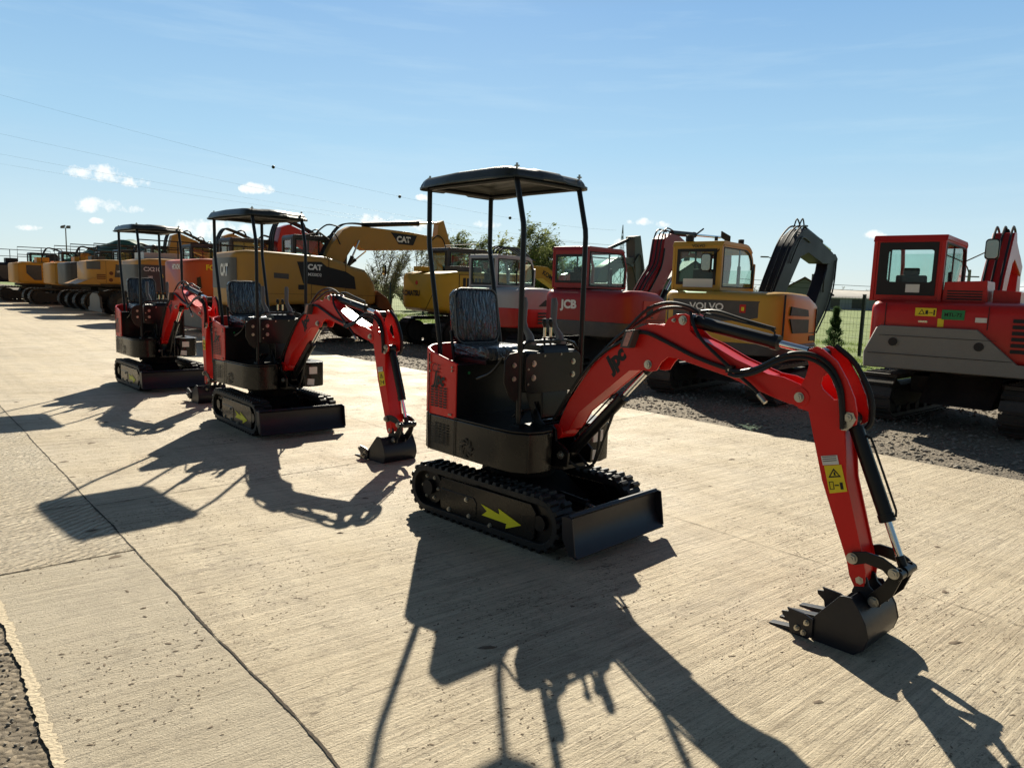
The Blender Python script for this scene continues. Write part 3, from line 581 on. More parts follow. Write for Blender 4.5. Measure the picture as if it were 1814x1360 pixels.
    for y in (-.025, .035):
        mb = MB(); mb.cyl((.20, y, 1.28), (.20, y, 1.335), .008, 8); mb.cyl((.20, y, 1.335), (.20, y, 1.40), .011, 10, mi=1); mb.tube([(.20, y, 1.40), (.195, y, 1.43), (.195, y, 1.46)], [.008, .018, .012], 10, 0); mb.build('lever', ['black', 'chrome'], con)
    mb = MB()
    for y in (-.20, .20): mb.ob((.18, y, .82), (.05, 0, .03), (0, .045, 0), (0, 0, .006)); mb.cyl((.20, y, .82), (.16, y, .76), .009, 8)
    mb.build('pedal', 'black', con)
    # boom bracket
    mb = MB()
    for y in (-.125, .105): mb.prism([(.22, .50), (.55, .50), (.555, .60), (.50, .64), (.44, .66), (.43, .735), (.385, .765), (.33, .75), (.28, .78), (.22, .90)], y, y + .02)
    mb.prism([(.22, .47), (.50, .47), (.50, .50), (.30, .56), (.27, .74), (.22, .74)], -.105, .105); mb.build('boom_bracket', 'black', root, .004)
    # boom / arm frames (x,z plane)
    foot = Vector((.385, 0, .697)); piv0 = Vector((2.056, 0, 1.161)); al = R(lift); af = R(fold)
    def rot(p, c, a): d = p - c; return Vector((c.x + d.x * math.cos(a) - d.z * math.sin(a), p.y, c.z + d.x * math.sin(a) + d.z * math.cos(a)))
    TB = lambda p: rot(p, foot, al)
    TA = lambda p: rot(rot(p, Vector((piv0.x, 0, piv0.z)), af), foot, al)
    bo = [(.43, .81), (.494, .936), (.701, 1.208), (.906, 1.366), (1.011, 1.442), (1.1, 1.474), (1.158, 1.477), (1.217, 1.472), (1.242, 1.515), (1.296, 1.541), (1.35, 1.546), (1.385, 1.533), (1.392, 1.453), (1.441, 1.416), (1.528, 1.388), (1.69, 1.318), (1.883, 1.258), (1.962, 1.252), (2.051, 1.225), (2.095, 1.19), (2.098, 1.155), (2.065, 1.122), (2.005, 1.120), (1.938, 1.136), (1.809, 1.172), (1.661, 1.218), (1.453, 1.261), (1.3, 1.292), (1.251, 1.29), (1.21, 1.256), (1.177, 1.204), (1.141, 1.194), (1.088, 1.198), (.981, 1.185), (.58, .865), (.50, .735), (.455, .715), (.40, .715)]
    mb = MB(TB)
    for y0, y1 in ((-.075, -.063), (.063, .075)): mb.prism(bo, y0, y1)
    top = [(.43, .81), (.494, .936), (.701, 1.208), (.906, 1.366), (1.011, 1.442), (1.1, 1.474), (1.158, 1.477), (1.30, 1.455), (1.441, 1.412), (1.528, 1.384), (1.69, 1.314), (1.883, 1.253)]
    bot = [(.58, .865), (.981, 1.185), (1.06, 1.235), (1.20, 1.285), (1.3, 1.294), (1.453, 1.265), (1.661, 1.222), (1.88, 1.160)]
    ins = [(x, z - .004) for x, z in top] + [(x, z + .004) for x, z in bot[::-1]] + [(.50, .74), (.44, .73)]
    mb.prism(ins, -.063, .063); mb.cyl((2.056, -.078, 1.161), (2.056, .078, 1.161), .05, 20); mb.cyl((.385 + .02, -.085, .715), (.385 + .02, .085, .715), .05, 20)
    boom = mb.build('boom', 'red', root, .003, seg=2)
    def pins(nm, T, L, par):
        for (x, z, y, r_) in L: MB(T).bolt((x, y, z), (0, -1, 0), r_, .016).build(nm, 'zinc', par)
    pins('pin', TB, [(2.056, 1.161, -.079, .020), (1.344, 1.508, -.076, .021), (1.12, 1.235, -.076, .021), (.385, .697, -.126, .019), (1.285, 1.505, -.0755, .009), (1.676, 1.262, -.10, .012)], boom)
    text('logo', 'Jpc', .128, TB(Vector((.875, -.0768, 1.245))), (math.cos(R(44) + al), 0, math.sin(R(44) + al)), (0, -1, 0), 'ink', boom, .06, .15, .95)
    mb = MB(TB); mb.prism([(.985, 1.428), (1.06, 1.439), (1.018, 1.326), (.95, 1.326)], -.14, -.08); mb.prism([(1.0, 1.42), (1.045, 1.428), (1.008, 1.336), (.970, 1.336)], -.143, -.14, mi=1); mb.build('work_lamp', ['dgrey', 'lens'], boom, .004)
    # arm
    ao = [(2.106, 1.095), (2.051, 1.105), (2.035, 1.16), (2.052, 1.21), (2.078, 1.27), (2.088, 1.324), (2.072, 1.375), (2.083, 1.405), (2.118, 1.420), (2.15, 1.410), (2.224, 1.357), (2.28, 1.273), (2.322, 1.19), (2.341, 1.113), (2.340, 1.065), (2.315, 1.050), (2.287, 1.035), (2.296, .978), (2.319, .792), (2.417, .471), (2.448, .365), (2.445, .297), (2.40, .285), (2.374, .33), (2.355, .40), (2.202, .767)]
    ah = [(2.161, 1.275), (2.189, 1.298), (2.217, 1.266), (2.245, 1.174), (2.225, 1.17), (2.167, 1.215), (2.154, 1.239)]
    mb = MB(TA)
    for y0, y1 in ((-.073, -.061), (.061, .073)):
        mb.prism([(x, z) for x, z in ao], y0, y1, holes=[ah])
    mb.prism([(2.12, 1.05), (2.215, 1.10), (2.275, 1.02), (2.31, .79), (2.41, .47), (2.435, .365), (2.43, .30), (2.40, .29), (2.38, .335), (2.362, .40), (2.21, .765)], -.061, .061)
    arm = mb.build('arm', 'red', root, .003)
    pins('pin', TA, [(2.303, 1.095, -.074, .020)], arm)
    mb = MB(TA); mb.prism([(2.208, .840), (2.290, .862), (2.329, .738), (2.247, .710)], -.0765, -.0745); mb.prism([(2.188, .885), (2.266, .905), (2.279, .862), (2.202, .842)], -.0762, -.0745, mi=1)
    ex = Vector((.966, .26)); ey = Vector((-.26, .966)) ; oc = Vector((2.268, .787))
    def lo(u, v): q = oc + ex * u + ey * v; return (q.x, q.y)
    tri = [lo(-.032, .008), lo(.030, .008), lo(0, .052)]; tin = [lo(-.022, .014), lo(.021, .014), lo(0, .042)]
    mb.prism(tri, -.078, -.0765, holes=[tin], mi=2)
    mb.prism([lo(-.034, -.050), lo(-.012, -.050), lo(-.012, -.012), lo(-.034, -.012)], -.078, -.0765, holes=[[lo(-.031, -.047), lo(-.015, -.047), lo(-.015, -.015), lo(-.031, -.015)]], mi=2)
    mb.prism([lo(-.008, -.028), lo(.012, -.028), lo(.012, -.034), lo(-.008, -.034)], -.078, -.0765, mi=2); mb.prism([lo(.018, -.052), lo(.032, -.052), lo(.032, -.018), lo(.018, -.018)], -.078, -.0765, mi=2); mb.prism([lo(-.004, .018), lo(.006, .018), lo(.004, .034), lo(-.002, .034)], -.078, -.0765, mi=2)
    for i in range(3): mb.prism([lo(-.046, .088 + i * .010), lo(.022, .088 + i * .010), lo(.022, .091 + i * .010), lo(-.046, .091 + i * .010)], -.0775, -.0762, mi=2)
    mb.build('warning_sticker', ['yel', 'cream', 'ink'], arm)
    # cylinders
    def cylr(nm, a, b, c, T1, T2, y, r_, rr2, par, ears=True):
        A = T1(Vector((a[0], y, a[1]))); B = T2(Vector((b[0], y, b[1]))); d = (B - A); Ls = d.length; d.normalize(); m_ = A + d * c
        mb = MB(); mb.cyl(A + d * .045, m_, r_, 20); mb.cyl(m_ - d * .03, m_ + d * .006, r_ * 1.12, 20); mb.cyl(A + d * .04, A + d * .055, r_ * 1.05, 20); mb.cyl(A - Vector((0, .035, 0)), A + Vector((0, .035, 0)), r_ * .95, 18); mb.cyl(A, A + d * .05, r_ * .7, 14)
        mb.cyl(m_, B - d * .02, rr2, 14, mi=1); mb.cyl(B - Vector((0, .032, 0)), B + Vector((0, .032, 0)), rr2 * 1.7, 18)
        mb.cyl(B - d * .07, B, rr2 * 1.25, 12)
        o = mb.build(nm, ['black', 'chrome'], par)
        mb = MB(); up = Vector((-d.z, 0, d.x)); up = up if up.z > 0 else -up
        if nm == 'bucket_cylinder': up = Vector((abs(d.z), 0, abs(d.x) * 0)).normalized()
        mb.tube([A + d * .08 + up * r_, A + d * .09 + up * (r_ + .022), A + d * .14 + up * (r_ + .024), m_ - d * .06 + up * (r_ + .024), m_ - d * .03 + up * (r_ + .014), m_ - d * .03 + up * r_ * .9], .006, 6); mb.build('pipe', 'hose', o)
        return o
    I = lambda p: p
    cylr('arm_cylinder', (1.344, 1.508), (2.118, 1.378), .545, TB, TA, 0, .036, .019, root)
    cylr('bucket_cylinder', (2.295, 1.082), (2.592, .405), .50, TA, TA, 0, .034, .017, root)
    cylr('lift_cylinder', (.47, .575), (1.10, 1.225), .60, I, TB, 0, .037, .018, root)
    mb = MB(TA); mb.prism([(2.28, 1.12), (2.325, 1.12), (2.34, 1.09), (2.325, 1.055), (2.30, 1.03), (2.275, 1.03), (2.29, 1.07)], -.079, -.0745); mb.build('pin_plate', 'zinc', arm)
    mb = MB(); mb.bolt((.491, -.127, .575), (0, -1, 0), .021, .018); mb.build('bracket_pin', 'zinc', root)
    # bucket with linkage
    li = [(2.362, .428), (2.385, .456), (2.445, .474), (2.521, .468), (2.580, .440), (2.615, .405), (2.600, .372), (2.575, .368), (2.527, .408), (2.45, .418), (2.400, .395), (2.370, .398)]
    hl = [(2.615, .405), (2.60, .435), (2.575, .43), (2.53, .34), (2.47, .265), (2.465, .235), (2.49, .215), (2.52, .225), (2.575, .29)]
    mb = MB(TA)
    for s_ in (-1, 1):
        mb.prism(li, s_ * .092, s_ * .078); mb.prism(hl, s_ * .076, s_ * .062)
    mb.cyl((2.596, -.095, .403), (2.596, .095, .403), .022, 14); mb.cyl((2.387, -.095, .425), (2.387, .095, .425), .02, 14); link = mb.build('link', 'black', root, .003)
    bcs = [(2.43, .31), (2.385, .262), (2.262, .108), (2.268, -.005), (2.385, -.012), (2.467, -.002), (2.512, .035), (2.530, .10), (2.512, .165), (2.485, .22), (2.475, .27), (2.455, .305)]
    arc = [(2.255, -.002), (2.385, -.010), (2.467, .0), (2.512, .037), (2.528, .10), (2.510, .165), (2.472, .222), (2.42, .262)]
    inn = [(x + (2.38 - x) * .06, z + (.12 - z) * .09) for x, z in arc]
    mb = MB(TA)
    for s_ in (-1, 1): mb.prism(bcs[1:] if 0 else [(2.40, .268), (2.385, .262), (2.262, .108), (2.268, -.005), (2.385, -.012), (2.467, -.002), (2.512, .035), (2.530, .10), (2.512, .165), (2.475, .225), (2.44, .27)], s_ * .190, s_ * .178)
    mb.prism(arc + inn[::-1], -.178, .178)
    for s_ in (-1, 1): mb.prism([(2.385, .25), (2.40, .30), (2.405, .325), (2.425, .345), (2.45, .335), (2.462, .30), (2.50, .27), (2.525, .245), (2.52, .215), (2.49, .205), (2.46, .22)], s_ * .058, s_ * .042)
    mb.bx(2.16, 2.30, -.178, .178, -.012, .004)
    bucket = mb.build('bucket', 'bladep', root, .003)
    for y in (-.165, -.055, .055, .165):
        mb = MB(TA)
        mb.add([(2.20, y - .026, -.012), (2.20, y + .026, -.012), (2.20, y + .026, .030), (2.20, y - .026, .030), (2.045, y - .022, -.008), (2.045, y + .022, -.008), (2.045, y + .022, .008), (2.045, y - .022, .008)], [(0, 1, 2, 3), (4, 7, 6, 5), (0, 4, 5, 1), (1, 5, 6, 2), (2, 6, 7, 3), (3, 7, 4, 0)])
        mb.build('tooth', 'bladep', bucket, .003)
    for s_ in (-1, 1):
        mb = MB(TA)
        cut = [(2.275, .105), (2.235, .120), (2.14, .125), (2.150, .108), (2.115, .100), (2.120, .080), (2.155, .055), (2.165, .0), (2.255, .0), (2.275, .02)]
        mb.prism(cut, s_ * .204, s_ * .191); mb.build('side_cutter', 'bladep', bucket, .002)
    pins('pin', TA, [(2.387, .425, -.093, .021), (2.423, .321, -.059, .020), (2.496, .240, -.077, .020), (2.578, .408, -.093, .020), (2.246, .082, -.205, .011), (2.235, .028, -.205, .011), (2.20, .040, -.205, .011)], bucket)
    # hoses
    mb = MB(TB); mb.tube([(.36, -.05, .80), (.43, -.055, .90), (.58, -.05, 1.115), (.80, -.045, 1.33), (.92, -.04, 1.43), (1.05, -.02, 1.555), (1.18, 0, 1.60), (1.32, .0, 1.585), (1.40, .0, 1.55)], .011, 8, 5); mb.build('hose', ['hose', 'zinc'], boom)
    mb = MB(TB); mb.tube([(.36, -.02, .82), (.44, -.02, .93), (.60, -.02, 1.15), (.82, -.01, 1.37), (.97, 0, 1.47), (1.10, .03, 1.555), (1.22, .03, 1.575), (1.35, .03, 1.56)], .011, 8, 5); mb.build('hose', ['hose', 'zinc'], boom)
    mb = MB(TB); mb.tube([(1.03, -.088, 1.42), (1.12, -.090, 1.42), (1.26, -.088, 1.375), (1.456, -.088, 1.308), (1.676, -.095, 1.262), (1.80, -.11, 1.27)], .012, 8, 5); mb.build('hose', ['hose', 'zinc'], boom)
    mb = MB(TB); mb.tube([(.37, -.09, .78), (.45, -.092, .90), (.60, -.092, 1.10), (.76, -.092, 1.26), (.90, -.09, 1.345), (1.03, -.088, 1.42)], .010, 8, 5); mb.build('hose', ['hose', 'zinc'], boom)
    mb = MB(TB); mb.tube([(1.37, -.05, 1.555), (1.43, -.085, 1.47), (1.50, -.095, 1.395), (1.685, -.105, 1.268), (1.823, -.12, 1.185), (1.86, -.125, 1.155)], .010, 8, 5); mb.build('hose', ['hose', 'zinc'], boom)
    mb = MB(TB); mb.cyl((1.86, -.125, 1.155), (1.905, -.13, 1.118), .013, 10); mb.build('hose_end', 'zinc', boom)
    mb = MB(TB); mb.tube([(1.39, .03, 1.56), (1.50, .02, 1.565), (1.66, .01, 1.53), (1.86, .0, 1.49)], .009, 8, 4); mb.build('hose', ['hose', 'zinc'], boom)
    mb = MB(TB); mb.bx(1.655, 1.695, -.118, -.076, 1.245, 1.285); mb.build('hose_clamp', 'black', boom, .004)

    pa = [TB(Vector(p)) for p in ((1.68, -.11, 1.262), (1.74, -.115, 1.258), (1.84, -.118, 1.288), (1.95, -.115, 1.35))] + [TA(Vector(p)) for p in ((2.03, -.11, 1.38), (2.12, -.095, 1.378), (2.20, -.085, 1.33), (2.255, -.084, 1.24), (2.275, -.084, 1.15), (2.285, -.084, 1.06))]
    MB().tube(pa, .012, 8, 5).build('hose', 'hose', arm); MB().tube([p + Vector((0, -.012, -.022)) for p in pa], .010, 8, 5).build('hose', 'hose', arm)
    mb = MB(TA); mb.tube([(2.15, .075, 1.42), (2.24, .075, 1.355), (2.305, .075, 1.26), (2.345, .075, 1.17), (2.355, .07, 1.07), (2.335, .06, 1.03)], .014, 8, 5); mb.build('hose', 'hose', arm)
    mb = MB(); mb.tube([(.50, -.10, .56), (.60, -.05, .50), (.72, -.05, .56), (.79, -.045, .74), (.84, -.03, .90)], .009, 8, 5); mb.tube([(.50, .04, .56), (.62, .03, .50), (.68, .02, .62), (.70, .01, .76)], .009, 8, 5); mb.build('hose', 'hose', root)
    # canopy
    can = empty('canopy', (0, 0, 0)); can.parent = root
    for s_ in (-1, 1):
        mb = MB(); y = s_ * .30; mb.tube([(.255, y, .752), (.25, y, 1.26), (.248, y, 2.03), (.243, y, 2.08), (.165, y, 2.37)], .0185, 12)
        mb.bx(.215, .295, y - .03, y + .03, .752, .762); mb.build('post', 'black', can)
        mb = MB(); mb.tube([(-.605, y, 1.05), (-.62, y, 1.24), (-.765, y, 1.93), (-.772, y, 1.98), (-.775, y, 2.38)], .0185, 12); mb.build('post', 'black', can)
    mb = MB(); mb.tube([(-.775, -.30, 2.375), (-.775, .30, 2.375)], .018, 10); mb.tube([(.165, -.30, 2.365), (.165, .30, 2.365)], .018, 10)
    for y in (-.30, .30): mb.tube([(-.775, y, 2.372), (.165, y, 2.365)], .016, 10)
    mb.build('canopy_frame', 'black', can)
    xs = [-.845, -.84, -.82, -.79, -.74, -.4, 0, .12, .165, .195, .21, .222]; zx = [-.075, -.05, -.02, -.004, 0, .012, .008, 0, -.012, -.035, -.06, -.064]
    ys = [-.395, -.378, -.368, -.35, -.32, -.12, -.10, .10, .12, .32, .35, .368, .378, .395]; zy = [-.070, -.064, -.035, -.008, 0, .004, .012, .012, .004, 0, -.008, -.035, -.064, -.070]
    def rz(i, j): return 2.442 + min(zx[i], 0) + min(zy[j], 0) + max(zx[i], 0) + max(zy[j], 0) if True else 0
    n_, m__ = len(xs), len(ys); vs = []
    def rc(x, y):
        cx, a_, b_, r_ = (xs[0] + xs[-1]) / 2, (xs[-1] - xs[0]) / 2, ys[-1], .11
        dx, dy = abs(x - cx) - (a_ - r_), abs(y) - (b_ - r_)
        if dx > 0 and dy > 0:
            k_ = max(dx, dy) / math.hypot(dx, dy); x = cx + math.copysign(a_ - r_ + dx * k_, x - cx); y = math.copysign(b_ - r_ + dy * k_, y)
        return x, y
    for lay in (0, -.012):
        for i in range(n_):
            for j in range(m__): vs.append((*rc(xs[i], ys[j]), max(2.442 + min(zx[i] + max(zy[j], 0), zy[j] + max(zx[i], 0)), 2.368) + lay))
    fs = []
    for i in range(n_ - 1):
        for j in range(m__ - 1):
            a = i * m__ + j; fs += [(a, a + 1, a + m__ + 1, a + m__), tuple(n_ * m__ + q for q in (a, a + m__, a + m__ + 1, a + 1))]
    bd = [i * m__ for i in range(n_)] + [(n_ - 1) * m__ + j for j in range(1, m__)] + [i * m__ + m__ - 1 for i in range(n_ - 2, -1, -1)] + [j for j in range(m__ - 2, 0, -1)]
    for k in range(len(bd)): a, b = bd[k], bd[(k + 1) % len(bd)]; fs.append((a, b, b + n_ * m__, a + n_ * m__))
    mb = MB(); mb.add(vs, fs); mb.build('roof', 'roofc', can, ang=50)
    mb = MB()
    for (x, y) in ((-.775, -.30), (-.775, .30), (.165, -.30), (.165, .30)): mb.cyl((x, y, 2.43), (x, y, 2.462), .008, 8); mb.cyl((x, y, 2.44), (x, y, 2.447), .018, 10)
    mb.build('roof_bolts', 'zinc', can)
    # labels on the left front of the hull
    mb = MB(); mb.prism([(.20, .62), (.30, .62), (.30, .70), (.20, .70)], .478, .490, 'yz'); mb.build('front_label', 'cream', hull); mb = MB(); mb.prism([(.17, .50), (.26, .49), (.265, .56), (.18, .57)], .474, .4895, 'yz'); mb.build('front_label', 'cream', hull)
    return root
M['roofc'] = mat('dark_canopy_plastic', (.022, .026, .022), .38, var=.25, vscale=6, dust=.25, dustcol=(.10, .095, .07), bump=.15, bscale=14)
mini('mini_excavator', (.095, 5.17), -47, -44, 0, 0, 'nearest and largest red mini excavator, its arm reaching down in the right foreground')
mini('mini_excavator', (-2.81, 8.45), -43.5, -50, -4, 0, 'middle one of the three red mini excavators, in full view left of the nearest')
mini('mini_excavator', (-5.55, 11.35), -47, -48, -17, 1.5, 'farthest of the three red mini excavators, at the left with folded arm')

# ------------------------------------------------------------------ parked heavy excavators
def body_loft(st, r=.10):
    """st: (x, y_right, y_left, z_bottom, z_top)"""
    rings = []
    for (x, a, b, z0, z1) in st: rings.append([(x, u, v) for u, v in rrect(a, b, z0, z1, min(r, (b - a) * .3, (z1 - z0) * .45), 4)])
    mb = MB(); mb.loft(rings); return mb
def std_body(Rr, F, W, z0, z1, cut=.12, zf=None, zr=0):
    zf = z1 if zf is None else zf; h = W / 2; o = []
    for t, k in ((0, .60), (.03, .74), (.09, .85), (.20, .94), (.42, .99), (.7, 1)): o.append((-Rr + t, -h * k, h * k, z0 + (cut * max(0, 1 - t / .4)), z1 - .10 * max(0, 1 - t / .5) + zr))
    o += [(F - .9, -h, h, z0, z1), (F - .5, -h, h, z0, (z1 + zf) / 2), (F - .12, -h, h, z0, zf), (F, -h * .96, h * .96, z0 + .04, zf - .06)]
    return o
def big(name, pos, hd, label, cfg):
    c = dict(W=2.3, tl=2.9, tw=.45, th=.66, tg=2.25, ucd=0, tracks=True); c.update(cfg)
    root = empty(name, (pos[0], pos[1], 0), R(hd), label=label, cat='excavator', group='used excavators parked in a row along the gravel')
    dz = R(c['ucd']); th = c['th']; tl = c['tl']
    if c['tracks']:
        for s_ in (-1, 1):
            y1 = s_ * c['tg'] / 2; y0 = y1 - s_ * c['tw']; ya, yb = min(y0, y1), max(y0, y1); r_ = th / 2
            mb = MB(); lp = stadium(-tl / 2, tl / 2, r_ - .025, r_, 12); li = stadium(-tl / 2 + .05, tl / 2 - .05, r_ - .075, r_, 12)
            mb.prism(lp, ya + .04, yb - .04, holes=[li])
            for p, d in walk(lp, .155):
                n3 = Vector((d.y, 0, -d.x)); d3 = Vector((d.x, 0, d.y)); cc = Vector((p.x, (ya + yb) / 2, p.y)) + n3 * .012
                mb.ob(cc, d3 * .068, (0, (yb - ya) / 2, 0), n3 * .010); mb.ob(cc + d3 * .04 + n3 * .014, d3 * .010, (0, (yb - ya) / 2, 0), n3 * .014)
            tr = mb.build('track', c.get('trm', 'steel'), root); tr.rotation_euler = (0, 0, dz)
            mb = MB(); mb.prism([(-tl / 2 + .38, .16), (tl / 2 - .38, .16), (tl / 2 - .30, th * .5), (tl / 2 - .42, th * .72), (-tl / 2 + .42, th * .72), (-tl / 2 + .30, th * .5)], ya + .06, yb - .06)
            for x in np.linspace(-tl / 2 + .5, tl / 2 - .5, 6): mb.cyl((x, ya + .05, .12), (x, yb - .05, .12), .075, 12)
            mb.build('track_frame', 'dark', tr, .01)
            mb = MB(); xx = -tl / 2 + r_ + .01
            mb.cyl((xx, ya + .07, r_), (xx, yb - .07, r_), r_ - .09, 20); mb.cyl((xx, ya + .045, r_), (xx, yb - .045, r_), .11, 14); mb.build('sprocket', 'dark', tr)
            mb = MB(); xx = tl / 2 - r_ - .01; mb.cyl((xx, ya + .07, r_), (xx, yb - .07, r_), r_ - .085, 20); mb.cyl((xx, ya + .045, r_), (xx, yb - .045, r_), .10, 14); mb.build('idler_wheel', 'dark', tr)
        mb = MB(); k = c['tg'] / 2 - c['tw']; mb.bx(-.55, .55, -k - .05, k + .05, th * .55, th * .95); mb.prism([(-.9, th * .4), (.9, th * .4), (.5, th + .02), (-.5, th + .02)], -k * .7, k * .7)
        mb.cyl((0, 0, th * .8), (0, 0, c['z0'] + .02), .52, 28); u = mb.build('undercarriage', 'dark', root, .02); u.rotation_euler = (0, 0, dz)
        if c.get('blade'):
            s_ = c['blade']; mb = MB(); x = s_ * (tl / 2 + .32); mb.prism([(x, .10), (x + s_ * .06, .14), (x + s_ * .02, .30), (x + s_ * .05, .52), (x, .55), (x - s_ * .05, .30)], -c['tg'] / 2, c['tg'] / 2)
            for y in (-.35, .35): mb.bx(min(0, x), max(0, x), y - .06, y + .06, .22, .36)
            u2 = mb.build('dozer_blade', c.get('bladem', 'dark'), root, .008); u2.rotation_euler = (0, 0, dz)
    else:
        mb = MB(); mb.bx(-2.1, 2.1, -.42, .42, .55, 1.02); mb.cyl((0, 0, .9), (0, 0, c['z0'] + .02), .58, 28)
        for x in (-1.35, 1.35): mb.bx(x - .14, x + .14, -.95, .95, .45, .68)
        mb.bx(-.6, .6, -1.05, 1.05, .62, 1.0); u = mb.build('chassis', 'dark', root, .02); u.rotation_euler = (0, 0, dz)
        for x in (-1.35, 1.35):
            for s_ in (-1, 1):
                mb = MB(); prof = [(.28, -.24), (.46, -.25), (.53, -.20), (.53, .20), (.46, .25), (.28, .24)]; rings = []
                for k in range(28):
                    a = 2 * PI * k / 28; rings.append([Vector((x + rr_ * math.cos(a), s_ * .98 + yy, .53 + rr_ * math.sin(a))) for rr_, yy in prof])
                rings.append(rings[0]); mb.loft(rings, cap=False)
                for k in range(20):
                    a = 2 * PI * k / 20
                    for q in (-1, 1): mb.ob((x + .53 * math.cos(a + .08 * q), s_ * .98 + q * .11, .53 + .53 * math.sin(a + .08 * q)), (.016 * math.cos(a), 0, .016 * math.sin(a)), (0, .09, 0), (-.05 * math.sin(a), 0, .05 * math.cos(a)))
                wh = mb.build('wheel', 'tyre', root); 
                mb = MB(); mb.cyl((x, s_ * .98 - .20, .53), (x, s_ * .98 + .20, .53), .285, 22); mb.cyl((x, s_ * .98 - .27, .53), (x, s_ * .98 + .27, .53), .12, 14); mb.build('rim', c.get('rimm', 'mgrey'), wh)
        for x in (-2.15, 2.15):
            mb = MB(); s_ = 1 if x > 0 else -1
            mb.prism([(-1.2, .14), (1.2, .14), (1.2, .30), (.95, .34), (.85, .80), (.45, .95), (-.45, .95), (-.85, .80), (-.95, .34), (-1.2, .30)], x - .05, x + .05, 'yz'); mb.bx(min(x, x - s_ * .3), max(x, x - s_ * .3), -.4, .4, .5, .9); mb.build('outrigger_blade', c.get('outm', 'mgrey'), root, .02)
    # house
    bd = body_loft(c['body'], c.get('br', .10)).build('body', c['col'], root, 0, ang=50)
    mb = MB(); mb.prism([(-c['W'] * .30, -c['W'] * .42), (c['W'] * .45, -c['W'] * .42), (c['W'] * .45, c['W'] * .42), (-c['W'] * .30, c['W'] * .42)], c['z0'] - .10, c['z0'] + .05, 'xy'); mb.build('turntable_plate', 'dark', root)
    for (nm, m, fn) in c.get('parts', ()):
        mb = MB(); fn(mb); mb.build(nm, m, root, c.get('pb', .006))
    for (nm, m, fn) in c.get('decals', ()):
        mb = MB(); fn(mb); mb.build(nm, m, bd)
    hw = c['W'] / 2; bb = c['body']; zt = max(q_[4] for q_ in bb)
    mb = MB()
    for xg in (-hw * .45, hw * .35): mb.bx(xg, xg + .012, -hw * 1.003, -hw * .985, c['z0'] + .12, zt - .25)
    mb.bx(-hw * .45, hw * .35, -hw * 1.003, -hw * .985, c['z0'] + .26, c['z0'] + .272); mb.build('panel_gap', 'ink', bd)
    mb = MB(); mb.bx(-hw * .30, -hw * .30 + .10, -hw * 1.012, -hw * .985, zt - .55, zt - .52); mb.build('latch', 'dgrey', bd)
    for (s, size, org, xd, nrm, m, bold, sx) in c.get('texts', ()): text('lettering', s, size, org, xd, nrm, m, bd, bold, 0, sx)
    # cab
    if 'cab' in c:
        q = c['cab']; x0, x1, y0, y1, z0, z1 = q['x0'], q['x1'], q['y0'], q['y1'], q['z0'], q['z1']; f = q.get('fr', .085); cm = q['m']; rf = q.get('round', .22)
        prof = [(x0, z0), (x0, z1 - .05), (x0 + .05, z1)] + ([(x1 - rf + rf * math.cos(R(a)), z1 - rf + rf * math.sin(R(a))) for a in range(90, -1, -15)]) + [(x1 + .08, z0 + .5), (x1 + .06, z0)]
        zl = z0 + q.get('sill', .12)
        win = [(x0 + f, zl), (x0 + f, z1 - f * 1.1), (x1 - rf + .02, z1 - f * 1.1)] + [(x1 - rf + (rf - f * .7) * math.cos(R(a)), z1 - rf + (rf - f * 1.1) * math.sin(R(a))) for a in range(75, -1, -15)] + [(x1 + .02, z0 + .5), (x1 - .0, zl)]
        mb = MB()
        for ya, yb in ((y0, y0 + .05), (y1 - .05, y1)): mb.prism(prof, ya, yb, holes=[win])
        rw = q.get('rear', (.10, .10, .12)); hole = [(y0 + rw[0], z0 + rw[1]), (y1 - rw[0], z0 + rw[1]), (y1 - rw[0], z1 - rw[2]), (y0 + rw[0], z1 - rw[2])]
        mb.prism([(y0 + .05, z0), (y1 - .05, z0), (y1 - .05, z1 - .055), (y0 + .05, z1 - .055)], x0 + .01, x0 + .05, 'yz', holes=[[(min(max(a, y0 + .09), y1 - .09), b) for a, b in hole]])
        mb.bx(x1 - .02, x1 + .055, y0 + .05, y1 - .05, z0, z0 + .14)
        cab = mb.build('cab', cm, root, .012)
        mb = MB(); mb.prism([(x0 - .01, z1 - .07), (x0 + .04, z1 + .02), (x1 - rf, z1 + .02)] + [(x1 - rf + (rf + .02) * math.cos(R(a)), z1 - rf + (rf + .02) * math.sin(R(a))) for a in (75, 60, 45)] + [(x1 - rf + (rf - .05) * math.cos(R(a)), z1 - rf + (rf - .05) * math.sin(R(a))) for a in (45, 60, 75)] + [(x1 - rf, z1 - .05), (x0 + .04, z1 - .05)], y0 - .012, y1 + .012); mb.build('cab_roof', q.get('roofm', cm), cab, .01)
        gm_ = q.get('glass', 'glass')
        mb = MB(); mb.prism(win, y0 + .020, y0 + .026); mb.build('window', gm_, cab)
        mb = MB(); mb.prism(win, y1 - .026, y1 - .020); mb.build('window', gm_, cab)
        mb = MB(); mb.prism([(y0 + .05, zl), (y1 - .05, zl), (y1 - .05, z1 - .06), (y0 + .05, z1 - .06)], x0 + .022, x0 + .028, 'yz'); mb.build('window', gm_, cab)
        mb = MB(); mb.bx(x1 + .01, x1 + .016, y0 + .05, y1 - .05, z0 + .14, z1 - rf); mb.build('window', gm_, cab)
        mb = MB()
        xm = q.get('mid', (x0 + x1) / 2)
        for y in (y0 + .028, y1 - .045): mb.bx(xm - .02, xm + .02, y, y + .017, zl, z1 - f)
        if q.get('slide'): 
            for y in (y0 + .028,): mb.bx(x0 + f, x1, y, y + .012, q['slide'] - .012, q['slide'] + .012)
